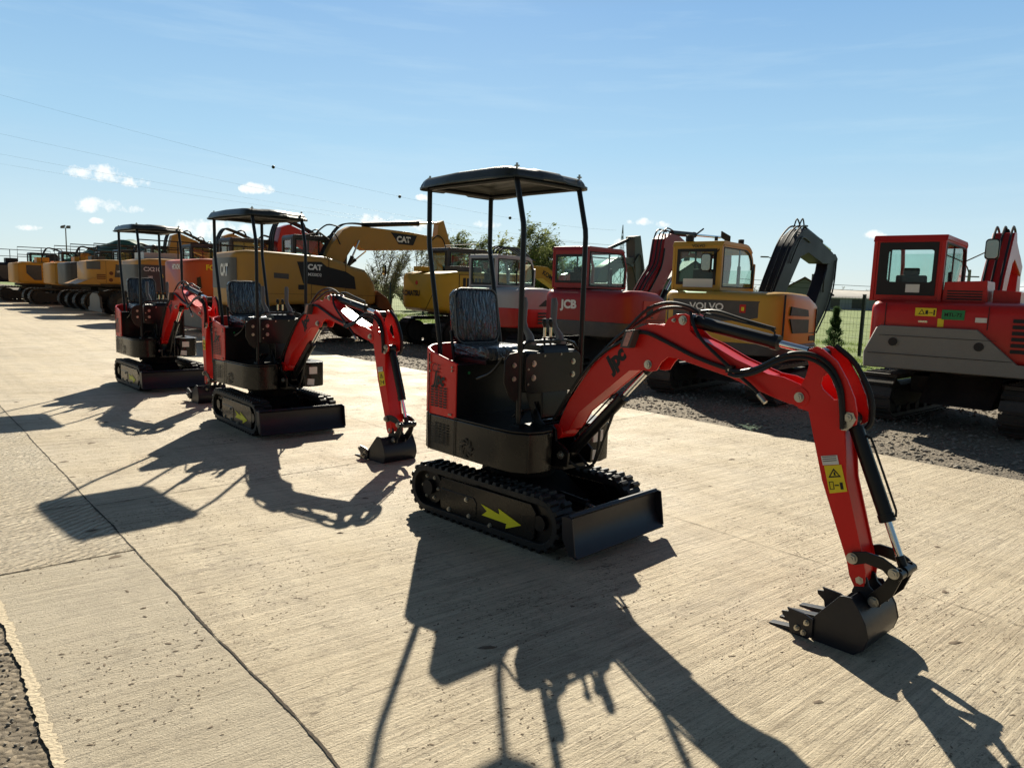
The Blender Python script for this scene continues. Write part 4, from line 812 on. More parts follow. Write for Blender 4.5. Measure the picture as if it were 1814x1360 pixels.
        if q.get('seal', True):
            a, b = y0 + rw[0] + .0, y1 - rw[0]
            mb.prism([(a - .01, z0 + rw[1] - .01), (b + .01, z0 + rw[1] - .01), (b + .01, z1 - rw[2] + .01), (a - .01, z1 - rw[2] + .01)], x0 - .004, x0 + .012, 'yz', holes=[[(a + .04, z0 + rw[1] + .04), (b - .04, z0 + rw[1] + .04), (b - .04, z1 - rw[2] - .04), (a + .04, z1 - rw[2] - .04)]])
            g2 = [(p_[0] + (((x0 + x1) / 2) - p_[0]) * .05, p_[1] + (((z0 + z1) / 2) - p_[1]) * .05) for p_ in win]
            mb.prism(win, y0 - .003, y0 + .016, holes=[g2])
        if q.get('trim'):
            l_, r_, b_, t_ = q['trim']; ya_, yb_, za_, zb_ = y0 + rw[0], y1 - rw[0], z0 + rw[1], z1 - rw[2]
            mb.prism([(ya_, za_), (yb_, za_), (yb_, zb_), (ya_, zb_)], x0 - .006, x0 + .010, 'yz', holes=[[(p_, q2) for p_, q2 in rrect(ya_ + r_, yb_ - l_, za_ + b_, zb_ - t_, .05)]])
        mb.build('window_seal', 'ink', cab)
        mb = MB(); ym = (y0 + y1) / 2; mb.prism([(x0 + .28, z0 + .02), (x0 + .72, z0 + .02), (x0 + .74, z0 + .10), (x0 + .44, z0 + .12), (x0 + .36, z0 + .36), (x0 + .26, z0 + .36)], ym - .19, ym + .19); mb.bx(x0 + .26, x0 + .33, ym - .10, ym + .10, z0 + .36, z0 + .46)
        mb.bx(x0 + .06, x1, y0 + .06, y1 - .06, z0 - .02, z0 + .04); mb.cyl((x1 - .3, ym - .3, z0), (x1 - .3, ym - .3, z0 + .45), .03); mb.build('operator_seat', 'seatc', cab, .02)
    # boom, arm, cylinders, bucket, hoses, rails
    def plate(nm, pts, y, wd, m, par=root, bev=.01, sub=None):
        mb = MB(); mb.prism(pts, y - wd / 2, y + wd / 2); return mb.build(nm, m, par, bev)
    for (nm, pts, y, wd, m) in c.get('plates', ()): plate(nm, pts, y, wd, m)
    for (nm, a, b, cut, r_) in c.get('cyls', ()):
        a = Vector(a); b = Vector(b); d = (b - a); mm = a + d * cut; mb = MB(); mb.cyl(a, mm, r_, 16); mb.cyl(mm - d.normalized() * .06, mm, r_ * 1.12, 16); mb.cyl(mm, b, r_ * .5, 12, mi=1); mb.build(nm, [c.get('cylm', 'ink'), 'chrome'], root)
    if c.get('hoses'):
        for pts, r_ in c['hoses']: MB().tube(pts, r_, 7, 5).build('hose', 'hose', root)
    if c.get('rails'):
        mb = MB()
        for pts, r_ in c['rails']: mb.tube(pts, r_, 6, 0)
        mb.build('handrail', c.get('railm', 'ink'), root)
    if c.get('mirror'):
        for (p, st) in c['mirror']:
            p = Vector(p); mb = MB(); mb.tube([st, p], .010, 6); mb.add([], []); q = rrect(-.09, .09, -.15, .15, .05, 4); mb.prism([(p.y + u, p.z + v) for u, v in q], p.x - .02, p.x + .03, 'yz', mi=0); mb.prism([(p.y + u * .85, p.z + v * .88) for u, v in q], p.x - .026, p.x - .0205, 'yz', mi=1); mb.build('mirror', ['ink', 'mirrorg'], root, .006)
    if c.get('bucket'):
        (x, z), sc, y, m = c['bucket']; mb = MB(); out_ = [(0, .1), (.15, 0), (.22, -.2), (.12, -.42), (-.10, -.5), (-.42, -.38), (-.40, -.30), (-.12, -.40), (.06, -.34), (.13, -.2), (.06, -.06), (-.1, .02)]
        mb.prism([(x + a * sc, z + b * sc) for a, b in out_], y - .45 * sc, y + .45 * sc)
        for q in (-.45, .43): mb.prism([(x + a * sc, z + b * sc) for a, b in ((-.1, .02), (0, .1), (.15, 0), (.22, -.2), (.12, -.42), (-.10, -.5), (-.42, -.38))], y + q * sc, y + (q + .02) * sc)
        b_ = mb.build('bucket', m, root, .008)
        for q in (-.4, -.13, .13, .4): MB().ob((x - .47 * sc, y + q * sc, z - .345 * sc), (.08 * sc, 0, -.03 * sc), (0, .04 * sc, 0), (0, 0, .02 * sc)).build('tooth', 'steel', b_)
    return root
M['mirrorg'] = mat('mirror_glass', (.5, .5, .42), .08, .9, var=.1)
def PR(pts, a, b, pl='xz', holes=()): return lambda mb: mb.prism(pts, a, b, pl, holes)
def many(*f): return lambda mb: [g_(mb) for g_ in f]
def BX(*a): return lambda mb: mb.bx(*a)
def grille(x0, x1, z0, z1, n, y, th=.01): return lambda mb: [mb.bx(x0, x1, y - th, y, z0 + (z1 - z0) * i / n, z0 + (z1 - z0) * (i + .55) / n) for i in range(n)]

# 1 red excavator at the right edge
def tkcw(mb):
    o_ = [(1.155, .76), (1.17, .96), (1.03, 1.30), (.98, 1.33), (-.14, 1.33), (-.20, 1.28), (-.60, .92), (-1.155, .90), (-1.155, .76)]
    rings = []
    for x, k, dzz in ((-1.56, .985, .012), (-1.535, 1, 0), (-1.30, 1, 0), (-1.10, 1.0, 0)): rings.append([(x + (.03 * (abs(y) / 1.155) ** 4), y * k, .76 + (z - .76) * (1 - dzz * 2) + dzz) for y, z in o_])
    mb.loft(rings)
tk = dict(W=2.3, z0=.80, tl=2.7, th=.64, tg=2.25, tw=.48, ucd=-8, col='tkred', blade=0,
    body=[(-1.47, -1.02, 1.02, .95, 1.52), (-1.44, -1.08, 1.10, .90, 1.62), (-1.36, -1.12, 1.14, .84, 1.655), (-1.15, -1.15, 1.16, .82, 1.68), (-.6, -1.15, 1.16, .8, 1.68), (.4, -1.15, 1.15, .8, 1.62), (.9, -1.10, 1.15, .8, 1.35), (1.25, -.8, 1.15, .85, 1.2)],
    parts=[('counterweight', 'cwgrey', tkcw), ('engine_cover', 'tkred', many(PR([(-.16, 1.66), (.36, 1.66), (.34, 1.93), (-.14, 1.95)], -1.12, -.45, 'yz'), PR([(-.50, 1.66), (-.20, 1.66), (-.20, 1.84), (-.50, 1.82)], -1.0, -.3, 'yz')))],
    decals=[('vent', 'ink', many(grille(-1.10, -.42, 1.02, 1.52, 7, -1.152, .006), lambda mb: [mb.bx(-1.486, -1.476, -.98, -.50, 1.06 + i * .075, 1.105 + i * .075) for i in range(6)])), ('cover_vent', 'ink', lambda mb: [mb.bx(-1.126, -1.118, -.10, .30, 1.70 + i * .034, 1.718 + i * .034) for i in range(4)]),
            ('warning_plate', 'yel', BX(-1.474, -1.468, .34, .585, 1.475, 1.58)), ('green_sign', 'green', BX(-1.477, -1.471, .02, .275, 1.44, 1.565)), ('small_sticker', 'yel', BX(-1.477, -1.470, .245, .315, 1.345, 1.45)), ('label_sticker', 'cream', BX(-1.479, -1.470, -.225, -.10, 1.42, 1.48)),
            ('panel_line', 'ink', many(BX(-1.476, -1.468, .935, .945, 1.33, 1.63), BX(-1.484, -1.470, -.235, -.242, 1.33, 1.63), BX(-1.562, -1.558, -.36, .98, 1.20, 1.206), BX(-1.562, -1.556, -.55, 1.10, .955, .962))),
            ('lifting_eye', 'ink', many(lambda mb: [mb.cyl((-1.556, y, 1.12), (-1.566, y, 1.12), .055, 20) for y in (-.18, .80)])), ('handle', 'chrome', lambda mb: mb.prism(rrect(.43, .54, 1.39, 1.415, .012), -1.482, -1.470, 'yz')),
            ('sign_marks', 'ink', many(PR([(.545, 1.495), (.47, 1.495), (.508, 1.565)], -1.476, -1.4745, 'yz', [[(.532, 1.503), (.483, 1.503), (.508, 1.55)]]), BX(-1.476, -1.4745, .435, .465, 1.50, 1.55), BX(-1.476, -1.4745, .38, .43, 1.518, 1.526), BX(-1.476, -1.4745, .355, .372, 1.49, 1.56)))],
    texts=[('MTL-72', .062, (-1.4785, .148, 1.503), (0, -1, 0), (-1, 0, 0), 'ink', .02, 1)],
    cab=dict(x0=-1.17, x1=.45, y0=.36, y1=1.24, z0=1.66, z1=2.53, m='tkred', round=.14, rear=(.09, .09, .09), sill=.05, mid=-.35, fr=.07, trim=(.11, .03, .17, .09)),
    plates=[('boom', [(.55, 1.0), (.80, .92), (1.35, 1.75), (1.80, 2.30), (2.05, 2.38), (3.1, 2.15), (3.2, 2.32), (2.1, 2.66), (1.95, 2.80), (1.70, 2.78), (1.05, 2.05)], .08, .30, 'tkred'), ('arm', [(3.0, 2.5), (3.3, 2.4), (3.5, 1.9), (3.0, .75), (2.86, .75), (2.95, 1.9)], .08, .24, 'tkred')],
    cyls=[('lift_cylinder', (.95, .08, .95), (1.75, .08, 2.15), .55, .06), ('arm_cylinder', (1.95, .08, 2.82), (3.1, .08, 2.55), .6, .05)],
    hoses=[([(.6, y, 1.25), (1.0, y, 2.02), (1.65, y, 2.80), (1.95, y, 2.86), (2.2, y, 2.75)], .018) for y in (-.03, .08, .19)],
    mirror=[((.45, .05, 2.45), (.45, .36, 2.28))], bucket=((3.0, .75), .8, .08, 'dark'),
    rails=[([(-.1, .30, 1.65), (-.1, .30, 2.18)], .02)])
e = big('excavator', (6.68, 10.42), 50, 'bright red excavator with grey counterweight and green plate at the right edge', tk)
mb = MB(); mb.bx(-1.192, -1.184, .62, .79, 1.78, 1.89); mb.build('window_notice', 'cream', e)
# white wedge on the near boom of the red one is part of its paint
# 2 yellow excavator with dark boom
def vpanel(mb): 
    o_ = [(-1.0, 1.58), (-1.0, 1.30), (-.92, 1.27)]
    return
vb = [(-1.22, -.72, .72, .90, 1.62), (-1.20, -.86, .84, .86, 1.68), (-1.13, -.97, .95, .82, 1.71), (-.98, -1.05, 1.03, .8, 1.73), (-.7, -1.08, 1.06, .8, 1.74), (0, -1.08, 1.06, .8, 1.72), (.45, -1.06, 1.06, .8, 1.60), (.75, -.95, 1.06, .8, 1.35), (.95, -.6, 1.0, .8, 1.1)]
vo = dict(W=2.15, z0=.82, tl=2.8, th=.62, tg=2.2, col='vyel', body=vb, br=.13,
    parts=[('counterweight_skirt', 'dgrey', lambda mb: mb.loft([[(x - .012, u, v) for u, v in rrect(a * 1.012, b * 1.012, .74, .92, .03, 3)] for (x, a, b, q, r_) in vb[:7]]))],
    decals=[('rear_panel', 'dgrey', lambda mb: mb.wall([(-1.02, .985), (-1.17, .90), (-1.228, .72), (-1.232, .3), (-1.232, -.5), (-1.228, -.66), (-1.19, -.84)], lambda x, y: 1.22 + max(0, -(y + .2)) * .22, 1.585, .004)),
            ('vent', 'ink', many(PR([(-.86, 1.52), (-.10, 1.47), (-.05, 1.36), (-.90, 1.38)], -1.094, -1.078), PR([(-.90, 1.33), (-.04, 1.31), (-.02, 1.09), (-.75, 1.10)], -1.094, -1.078), PR([(.05, .96), (.30, .96), (.30, 1.04), (.05, 1.04)], -1.09, -1.077))),
            ('rear_light', 'tkred', BX(-1.238, -1.225, -.50, -.40, 1.40, 1.53)), ('reflector', 'yel', BX(-1.240, -1.226, -.475, -.43, 1.43, 1.49)), ('side_seam', 'ink', BX(-1.06, -1.05, -1.06, -1.03, .9, 1.7))],
    texts=[('VOLVO', .155, (-1.245, .16, 1.475), (0, -1, 0), (-1, 0, 0), 'white', .025, 1.15), ('ECR88D', .085, (.30, -1.108, .86), (1, 0, 0), (0, -1, 0), 'mgrey', 0, 1)],
    cab=dict(x0=-.85, x1=.52, y0=.13, y1=1.03, z0=1.74, z1=2.54, m='vyel', round=.42, rear=(.10, .10, .12), sill=.06, mid=-.05, fr=.07),
    plates=[('boom', [(.62, 1.0), (.85, .92), (1.12, 1.30), (1.46, 1.78), (2.10, 2.45), (2.50, 2.55), (3.45, 2.38), (3.95, 2.40), (4.15, 2.50), (4.05, 2.64), (2.67, 2.93), (2.25, 3.0), (1.86, 2.84), (1.52, 2.58), (.76, 1.67)], 0, .30, 'blue'), ('arm', [(3.90, 2.62), (4.33, 2.63), (4.51, 2.54), (4.28, 1.90), (4.05, 1.50), (3.5, 1.06), (3.20, .78), (2.96, .37), (2.68, .42), (2.85, .95), (3.25, 1.55), (3.80, 2.25)], 0, .24, 'blue')],
    cyls=[('lift_cylinder', (.95, 0, .9), (1.85, 0, 2.2), .55, .055), ('arm_cylinder', (2.6, 0, 3.02), (4.3, 0, 2.72), .6, .055), ('bucket_cylinder', (4.5, 0, 2.35), (3.35, 0, .80), .6, .045)],
    hoses=[([(.62, y, 1.35), (.80, y, 1.80), (1.30, y, 2.45), (1.55, y, 2.72), (1.80, y, 2.90), (2.1, y, 3.03), (2.4, y, 3.06)], .018) for y in (-.12, -.02, .10)] + [([(3.75, -.14, 2.3), (3.55, -.16, 2.05), (3.62, -.14, 1.8)], .014), ([(1.95, -.08, 2.9), (2.15, -.10, 3.18), (2.35, -.08, 3.02)], .014), ([(2.15, .06, 2.98), (2.32, .06, 3.20), (2.6, .06, 3.0)], .014), ([(1.5, -.17, 2.3), (1.75, -.18, 2.62), (2.05, -.17, 2.82), (2.5, -.17, 2.75)], .014), ([(4.35, -.14, 2.5), (4.25, -.15, 1.9), (3.9, -.15, 1.4), (3.4, -.14, .95)], .016)],
    rails=[([(-.3, 1.0, 2.56), (-.25, 1.0, 2.66), (.1, .95, 2.85)], .015), ([(-.2, .55, 2.56), (-.2, .55, 2.68)], .03)],
    mirror=[((-.95, .35, 2.20), (-.80, .12, 2.5))], bucket=((2.75, .62), .75, 0, 'dark'))
e = big('excavator', (4.05, 12.8), 50, 'golden yellow excavator with dark rear panel and folded blue-black boom', vo)
mb = MB(); mb.bx(-.862, -.856, .26, .80, 1.79, 1.93); mb.build('window_notice', 'cream', e)
text('lettering', 'VOLVO', .07, (-.865, .55, 2.475), (0, -1, 0), (-1, 0, 0), 'ink', e)
mb = MB(); mb.cyl((-.80, .75, 2.56), (-.80, .75, 2.66), .07, 14); mb.cyl((.05, .20, 2.54), (.05, .20, 2.64), .05, 12); mb.ob((.40, .65, 2.72), (.03, .02, 0), (0, .09, .05), (.0, 0, .06)); mb.tube([(.35, .65, 2.56), (.40, .65, 2.70)], .012); mb.build('work_lamps', 'ink', e, .006)
# 3 crimson excavator
jb = [(-1.26, -.68, .72, .98, 1.52), (-1.23, -.86, .88, .92, 1.60), (-1.14, -1.0, 1.0, .86, 1.66), (-.95, -1.08, 1.08, .84, 1.70), (-.5, -1.1, 1.1, .84, 1.70), (.0, -1.1, 1.1, .84, 1.66), (.35, -1.1, 1.1, .84, 1.52), (.8, -1.0, 1.1, .84, 1.38), (.98, -.6, 1.0, .86, 1.2)]
jc = dict(W=2.2, z0=.84, tl=2.8, th=.64, tg=2.2, col='jred', body=jb, br=.12, trm='rubber',
    parts=[('counterweight_skirt', 'dgrey', lambda mb: mb.loft([[(x - .014, u, v) for u, v in rrect(a * 1.014, b * 1.014, .76, 1.06, .05, 3)] for (x, a, b, q, r_) in jb[:7]]))],
    decals=[('side_panel', 'tkred', PR([(-.62, 1.50), (.14, 1.50), (.02, 1.25), (-.10, 1.12), (-.62, 1.12)], -1.106, -1.1)), ('vent', 'ink', many(PR([(.2, .96), (.8, .96), (.8, 1.00), (.2, 1.00)], -1.128, -1.112), PR([(-.3, .88), (.25, .88), (.25, .92), (-.3, .92)], -1.128, -1.112), PR([(-.3, .96), (.25, .96), (.25, 1.0), (-.3, 1.0)], -1.128, -1.112), PR([(-.5, 1.40), (-.25, 1.40), (-.25, 1.2), (-.5, 1.2)], -1.112, -1.1)))],
    texts=[('JCB', .235, (-1.272, .30, 1.38), (0, -1, 0), (-1, 0, 0), 'white', .05, 1.1), ('JCB', .13, (.45, -1.112, 1.22), (1, 0, 0), (0, -1, 0), 'white', .05, 1)],
    cab=dict(x0=-.92, x1=.50, y0=.12, y1=1.06, z0=1.72, z1=2.58, m='jred', round=.20, rear=(.10, .12, .16), sill=.05, mid=-.08, slide=2.38, fr=.08),
    plates=[('boom', [(.60, 1.0), (.95, .95), (1.36, 1.34), (1.8, 1.93), (2.03, 2.2), (2.39, 2.46), (2.68, 2.57), (4.3, 2.60), (4.9, 2.75), (4.8, 2.92), (3.31, 2.94), (2.61, 2.92), (2.33, 3.02), (1.93, 3.06), (1.64, 2.92), (1.52, 2.34), (1.17, 1.98), (.74, 1.53)], 0, .34, 'jred'), ('arm', [(4.8, 3.0), (5.15, 2.95), (5.2, 2.5), (4.9, .9), (4.7, .9), (4.7, 2.5)], 0, .26, 'jred')],
    cyls=[('lift_cylinder', (1.1, -.22, 1.0), (2.35, -.22, 2.45), .5, .06), ('lift_cylinder', (1.1, .22, 1.0), (2.35, .22, 2.45), .5, .06), ('arm_cylinder', (2.2, 0, 3.10), (4.7, 0, 3.18), .45, .065)],
    hoses=[([(.72, y, 1.55), (1.12, y, 2.02), (1.44, y, 2.36), (1.57, y, 2.92), (1.75, y, 3.10 + abs(y) * .5), (2.1, y, 3.12)], .018) for y in (-.13, -.03, .08)] + [([(.85, -.18, 1.5), (1.25, -.20, 1.95), (1.52, -.19, 2.3), (1.62, -.185, 2.7)], .022)],
    rails=[([(.30, .85, 2.60), (.30, .85, 2.66)], .06)], bucket=((4.8, .95), .8, 0, 'dark'))
e = big('excavator', (2.2, 16.0), 48, 'crimson excavator with dark grey skirt and tall arched boom left of the golden one', jc)
text('lettering', 'JCB', .22, (2.95, -.178, 2.74), (1, 0, .03), (0, -1, 0), 'white', e, .04)
# 4 small white and red excavator
wb = [(-1.30, -.62, .66, .90, 1.52), (-1.26, -.84, .86, .84, 1.60), (-1.16, -.98, 1.0, .80, 1.66), (-.95, -1.06, 1.06, .78, 1.69), (-.4, -1.08, 1.08, .78, 1.70), (.1, -1.08, 1.08, .78, 1.64), (.5, -1.05, 1.08, .78, 1.50), (.85, -.9, 1.0, .78, 1.30), (.95, -.5, .9, .8, 1.1)]
wt = dict(W=2.1, z0=.78, tl=2.7, th=.6, tg=2.1, col='bwhite', body=wb, br=.13, trm='rubber',
    parts=[('lower_cover', 'tkred', lambda mb: mb.loft([[(x - .012, u, v) for u, v in rrect(a * 1.012, b * 1.012, .76, 1.22, .05, 3)] for (x, a, b, q, r_) in wb[:8]]))],
    decals=[('vent', 'ink', many(grille(-.75, .0, .86, 1.16, 4, -1.106, .006), PR([(-.70, 1.27), (-.45, 1.42), (-.05, 1.45), (.0, 1.27)], -1.09, -1.078)))],
    cab=dict(x0=-.92, x1=.55, y0=.10, y1=1.02, z0=1.70, z1=2.47, m='bwhite', round=.30, rear=(.09, .06, .09), sill=.05, mid=-.10, fr=.07),
    plates=[('boom', [(.9, .95), (1.1, .9), (1.8, 1.5), (2.3, 1.75), (2.5, 1.95), (2.2, 2.2), (1.75, 2.1)], 0, .28, 'tkred'), ('arm', [(2.3, 2.2), (2.6, 2.1), (2.5, 1.6), (2.3, .7), (2.15, .7)], 0, .22, 'tkred')],
    cyls=[('arm_cylinder', (1.8, 0, 2.2), (2.4, 0, 2.15), .6, .05)],
    hoses=[([(-.75, .35 + y, 2.5), (-.6, .35 + y, 2.66 + y * .2), (-.1, .3 + y, 2.68), (.4, .3 + y, 2.50)], .022) for y in (-.15, -.05, .05, .15)], bucket=((2.2, .75), .7, 0, 'dark'),
    rails=[([(-.9, 1.9, 2.3), (-.9, 1.9, 2.72), (-.85, .9, 2.74), (-.85, .9, 2.5)], .012)])
e = big('excavator', (.2, 18.6), 50, 'small off-white and red excavator with a rounded cab, left of the crimson one', wt)
text('lettering', 'TB175', .16, (.35, -1.09, 1.43), (1, 0, 0), (0, -1, 0), 'tkred', e, .02)
# 5 yellow excavator with crawler tracks
kb = std_body(1.62, 1.3, 2.35, .95, 2.10)
km = dict(W=2.35, z0=.95, tl=3.2, th=.78, tg=2.4, tw=.5, col='kyel', body=kb, trm='rubber', br=.12,
    decals=[('vent', 'ink', many(lambda mb: [mb.prism([(-.95 + i * .13, 1.68), (-.86 + i * .13, 1.68), (-.86 + i * .13, 1.92), (-.95 + i * .13, 1.92)], -1.186, -1.174) for i in range(9)], lambda mb: [mb.prism([(-.8 + i * .16, 1.28), (-.7 + i * .16, 1.28), (-.7 + i * .16, 1.45), (-.8 + i * .16, 1.45)], -1.186, -1.174) for i in range(3)])), ('panel_line', 'ink', many(PR([(-1.08, 1.15), (.85, 1.15), (.85, 2.02), (-1.08, 2.02)], -1.182, -1.172, 'xz', [[(-1.065, 1.165), (.84, 1.165), (.84, 2.005), (-1.065, 2.005)]]), PR([(-.35, 1.0), (-.34, 1.0), (-.75, 1.5), (-.76, 1.5)], -1.632, -1.622, 'yz'))), ('round_sticker', 'tkred', PR(circ(.12, 1.76, .06, 14), -1.632, -1.62, 'yz')), ('blue_sticker', 'mirrorg', PR(circ(.72, 1.93, .09, 14), -1.60, -1.585, 'yz'))],
    texts=[('KOMATSU', .205, (-1.632, .42, 1.46), (0, -1, 0), (-1, 0, 0), 'ink', .05, 1.0)],
    parts=[('hood_hump', 'dgrey', many(BX(-.95, -.2, -1.0, -.3, 2.10, 2.24))), ('exhaust_cover', 'kyel', many(BX(-1.5, -1.15, .1, .5, 2.08, 2.22)))],
    cab=dict(x0=-.55, x1=1.05, y0=.2, y1=1.15, z0=1.95, z1=2.78, m='dgrey', round=.3, rear=(.09, .12, .09), sill=.05, fr=.08),
    plates=[('boom', [(1.0, 1.3), (1.3, 1.2), (2.3, 2.0), (2.8, 2.02), (3.95, 1.45), (4.1, 1.7), (3.0, 2.38), (2.3, 2.42)], 0, .36, 'kyel')],
    rails=[([(-.6, -1.1, 2.1), (-.6, -1.1, 2.65), (1.1, -1.1, 2.65), (1.1, -1.1, 2.1)], .018)], hoses=[([(1.2, 0, 1.7), (1.9, 0, 2.6), (2.6, 0, 2.55)], .03)])
e = big('excavator', (-1.42, 21.5), 39, 'yellow excavator with dark cab roof and tall handrail, left of the white and red one', km)
text('lettering', 'KOMATSU', .20, (3.2, -.188, 2.02), (1, 0, -.48), (0, -1, 0), 'ink', e, .03)
mb = MB(); mb.prism([(-.5, 1.94), (.3, 1.94), (.3, 2.9), (-.5, 2.9)], .18, .195); 
# 6 big ochre wheeled excavator with long raised boom
cb = [(-2.62, -.75, .75, 1.10, 2.18), (-2.58, -.98, .98, 1.02, 2.34), (-2.48, -1.12, 1.12, .98, 2.42), (-2.25, -1.2, 1.2, .96, 2.46), (-1.9, -1.25, 1.25, .98, 2.46), (-1.2, -1.25, 1.25, 1.06, 2.44), (-.15, -1.25, 1.25, 1.08, 2.40), (.35, -1.25, 1.25, 1.08, 2.28), (.60, -1.25, 1.25, 1.08, 2.18), (1.05, -1.25, 1.25, 1.08, 2.08), (1.30, -1.22, 1.22, 1.08, 1.80), (1.40, -1.15, 1.15, 1.1, 1.6)]
ct = dict(W=2.5, z0=1.10, tracks=False, col='cyel', body=cb, br=.14, outm='dgrey',
    decals=[('dark_panel', 'ink', PR([(-.95, 2.22), (-.28, 2.24), (-.12, 2.12), (.45, 2.00), (.70, 1.86), (.75, 1.52), (-.2, 1.58), (-.78, 1.64)], -1.262, -1.25)), ('rear_panel', 'mgrey', lambda mb: mb.wall([(-2.50, -1.12), (-2.592, -1.0), (-2.63, -.8), (-2.64, 0), (-2.63, .8)], 1.45, 2.25, .004)),
            ('dealer_plate', 'dgrey', PR([(-1.58, 1.76), (-1.18, 1.74), (-1.18, 1.88), (-1.58, 1.90)], -1.258, -1.25)), ('fuel_cap', 'ink', PR([(-.92, 1.47), (-.75, 1.47), (-.75, 1.60), (-.92, 1.60)], -1.262, -1.25)), ('panel_line', 'ink', many(BX(-2.0, 1.6, -1.254, -1.25, 1.34, 1.348), BX(-.06, -.05, -1.264, -1.25, 1.1, 2.38), BX(-2.02, -2.01, -1.256, -1.24, 1.3, 2.4)))],
    texts=[('CAT', .20, (-.46, -1.265, 2.08), (1, 0, -.03), (0, -1, 0), 'white', .05, 1), ('M320D2', .11, (-.46, -1.265, 1.88), (1, 0, -.03), (0, -1, 0), 'white', .02, 1), ('CAT', .42, (-2.648, -.45, 1.92), (0, -1, 0), (-1, 0, 0), 'white', .05, .9)],
    cab=dict(x0=-.55, x1=1.05, y0=.25, y1=1.2, z0=2.0, z1=3.02, m='dgrey', round=.3, rear=(.09, .12, .09), sill=.1, fr=.08),
    plates=[('boom', [(.10, 2.1), (.45, 1.85), (.85, 2.35), (1.22, 2.92), (1.34, 2.76), (1.50, 2.68), (4.1, 2.84), (4.42, 2.92), (4.48, 3.05), (4.22, 3.20), (3.0, 3.32), (1.45, 3.38), (1.05, 3.36), (.80, 3.22), (.42, 2.75)], 0, .42, 'cyel'), ('arm', [(3.98, 3.04), (4.06, 3.70), (4.24, 3.78), (4.42, 3.3), (4.56, 2.86), (4.40, 2.1), (4.2, 1.2), (4.0, 1.2), (4.0, 2.5)], 0, .32, 'cyel')],
    cyls=[('arm_cylinder', (1.5, 0, 3.44), (4.12, 0, 3.70), .73, .075), ('boom_cylinder', (.85, -.28, 2.0), (1.28, -.28, 2.95), .5, .055), ('boom_cylinder', (.90, .28, 2.0), (1.75, .28, 2.68), .6, .045)],
    hoses=[([(.15, y, 2.4), (.40, y, 2.88), (.75, y, 3.34), (1.2, y, 3.46), (1.9, y, 3.42)], .02) for y in (-.14, -.04, .08)] + [([(3.8, -.2, 3.12), (4.0, -.22, 3.28), (4.2, -.22, 3.15), (4.3, -.22, 2.9)], .018), ([(-.1, -.2, 3.0), (.3, -.2, 3.34), (.7, -.2, 3.30)], .022), ([(.2, -.25, 2.9), (.5, -.26, 3.1), (.7, -.25, 2.8)], .018)],
    mirror=[((1.68, -1.15, 2.1), (1.38, -1.1, 1.65))], rails=[([(-.4, -.2, 2.4), (-.35, -.2, 3.0), (.1, -.2, 3.1), (.4, -.2, 2.9)], .03)])
e = big('excavator', (-5.88, 21.5), 36, 'ochre excavator with a long level boom, behind the middle mini excavator', ct)
text('lettering', 'CAT', .24, (2.78, -.225, 3.07), (1, 0, -.02), (0, -1, 0), 'white', e, .05)
mb = MB(); mb.prism([(2.35, 3.27), (3.25, 3.22), (3.12, 2.92), (2.62, 2.93)], -.218, -.211); mb.build('boom_panel', 'ink', e)
mb = MB(); mb.prism([(1.45, 1.5), (1.75, 1.3), (2.0, .9), (1.95, .5), (1.6, .3), (1.45, .4)], -1.2, .2); mb.build('front_bucket', 'rust', e, .02)
# 7 orange wheeled
def rboom(m, x=0, z=0, s=1.0):
    return [('boom', [(x + a * s, z + b * s) for a, b in ((.5, 1.9), (.95, 1.8), (1.05, 2.6), (1.0, 3.0), (1.3, 2.9), (2.6, 2.45), (2.75, 2.7), (1.6, 3.35), (.9, 3.62), (.6, 3.5), (.45, 2.9))], 0, .4, m), ('arm', [(x + a * s, z + b * s) for a, b in ((2.3, 3.0), (2.7, 2.9), (2.85, 2.5), (2.4, 1.2), (2.2, 1.2), (2.3, 2.3))], 0, .3, m)]
def rh(x=0, z=0):
    return [([(x + .3, y, z + 2.3), (x + .35, y, z + 3.2), (x + .6, y, z + 3.75), (x + 1.0, y, z + 3.72), (x + 1.7, y, z + 3.45), (x + 2.3, y, z + 3.1)], .035) for y in (-.15, 0., .15)] + [([(x + .9, -.25, z + 3.6), (x + 1.3, -.25, z + 3.75), (x + 1.5, -.25, z + 3.4)], .03), ([(x + 1.6, -.25, z + 3.4), (x + 1.9, -.25, z + 3.5), (x + 2.1, -.25, z + 3.1)], .025)]
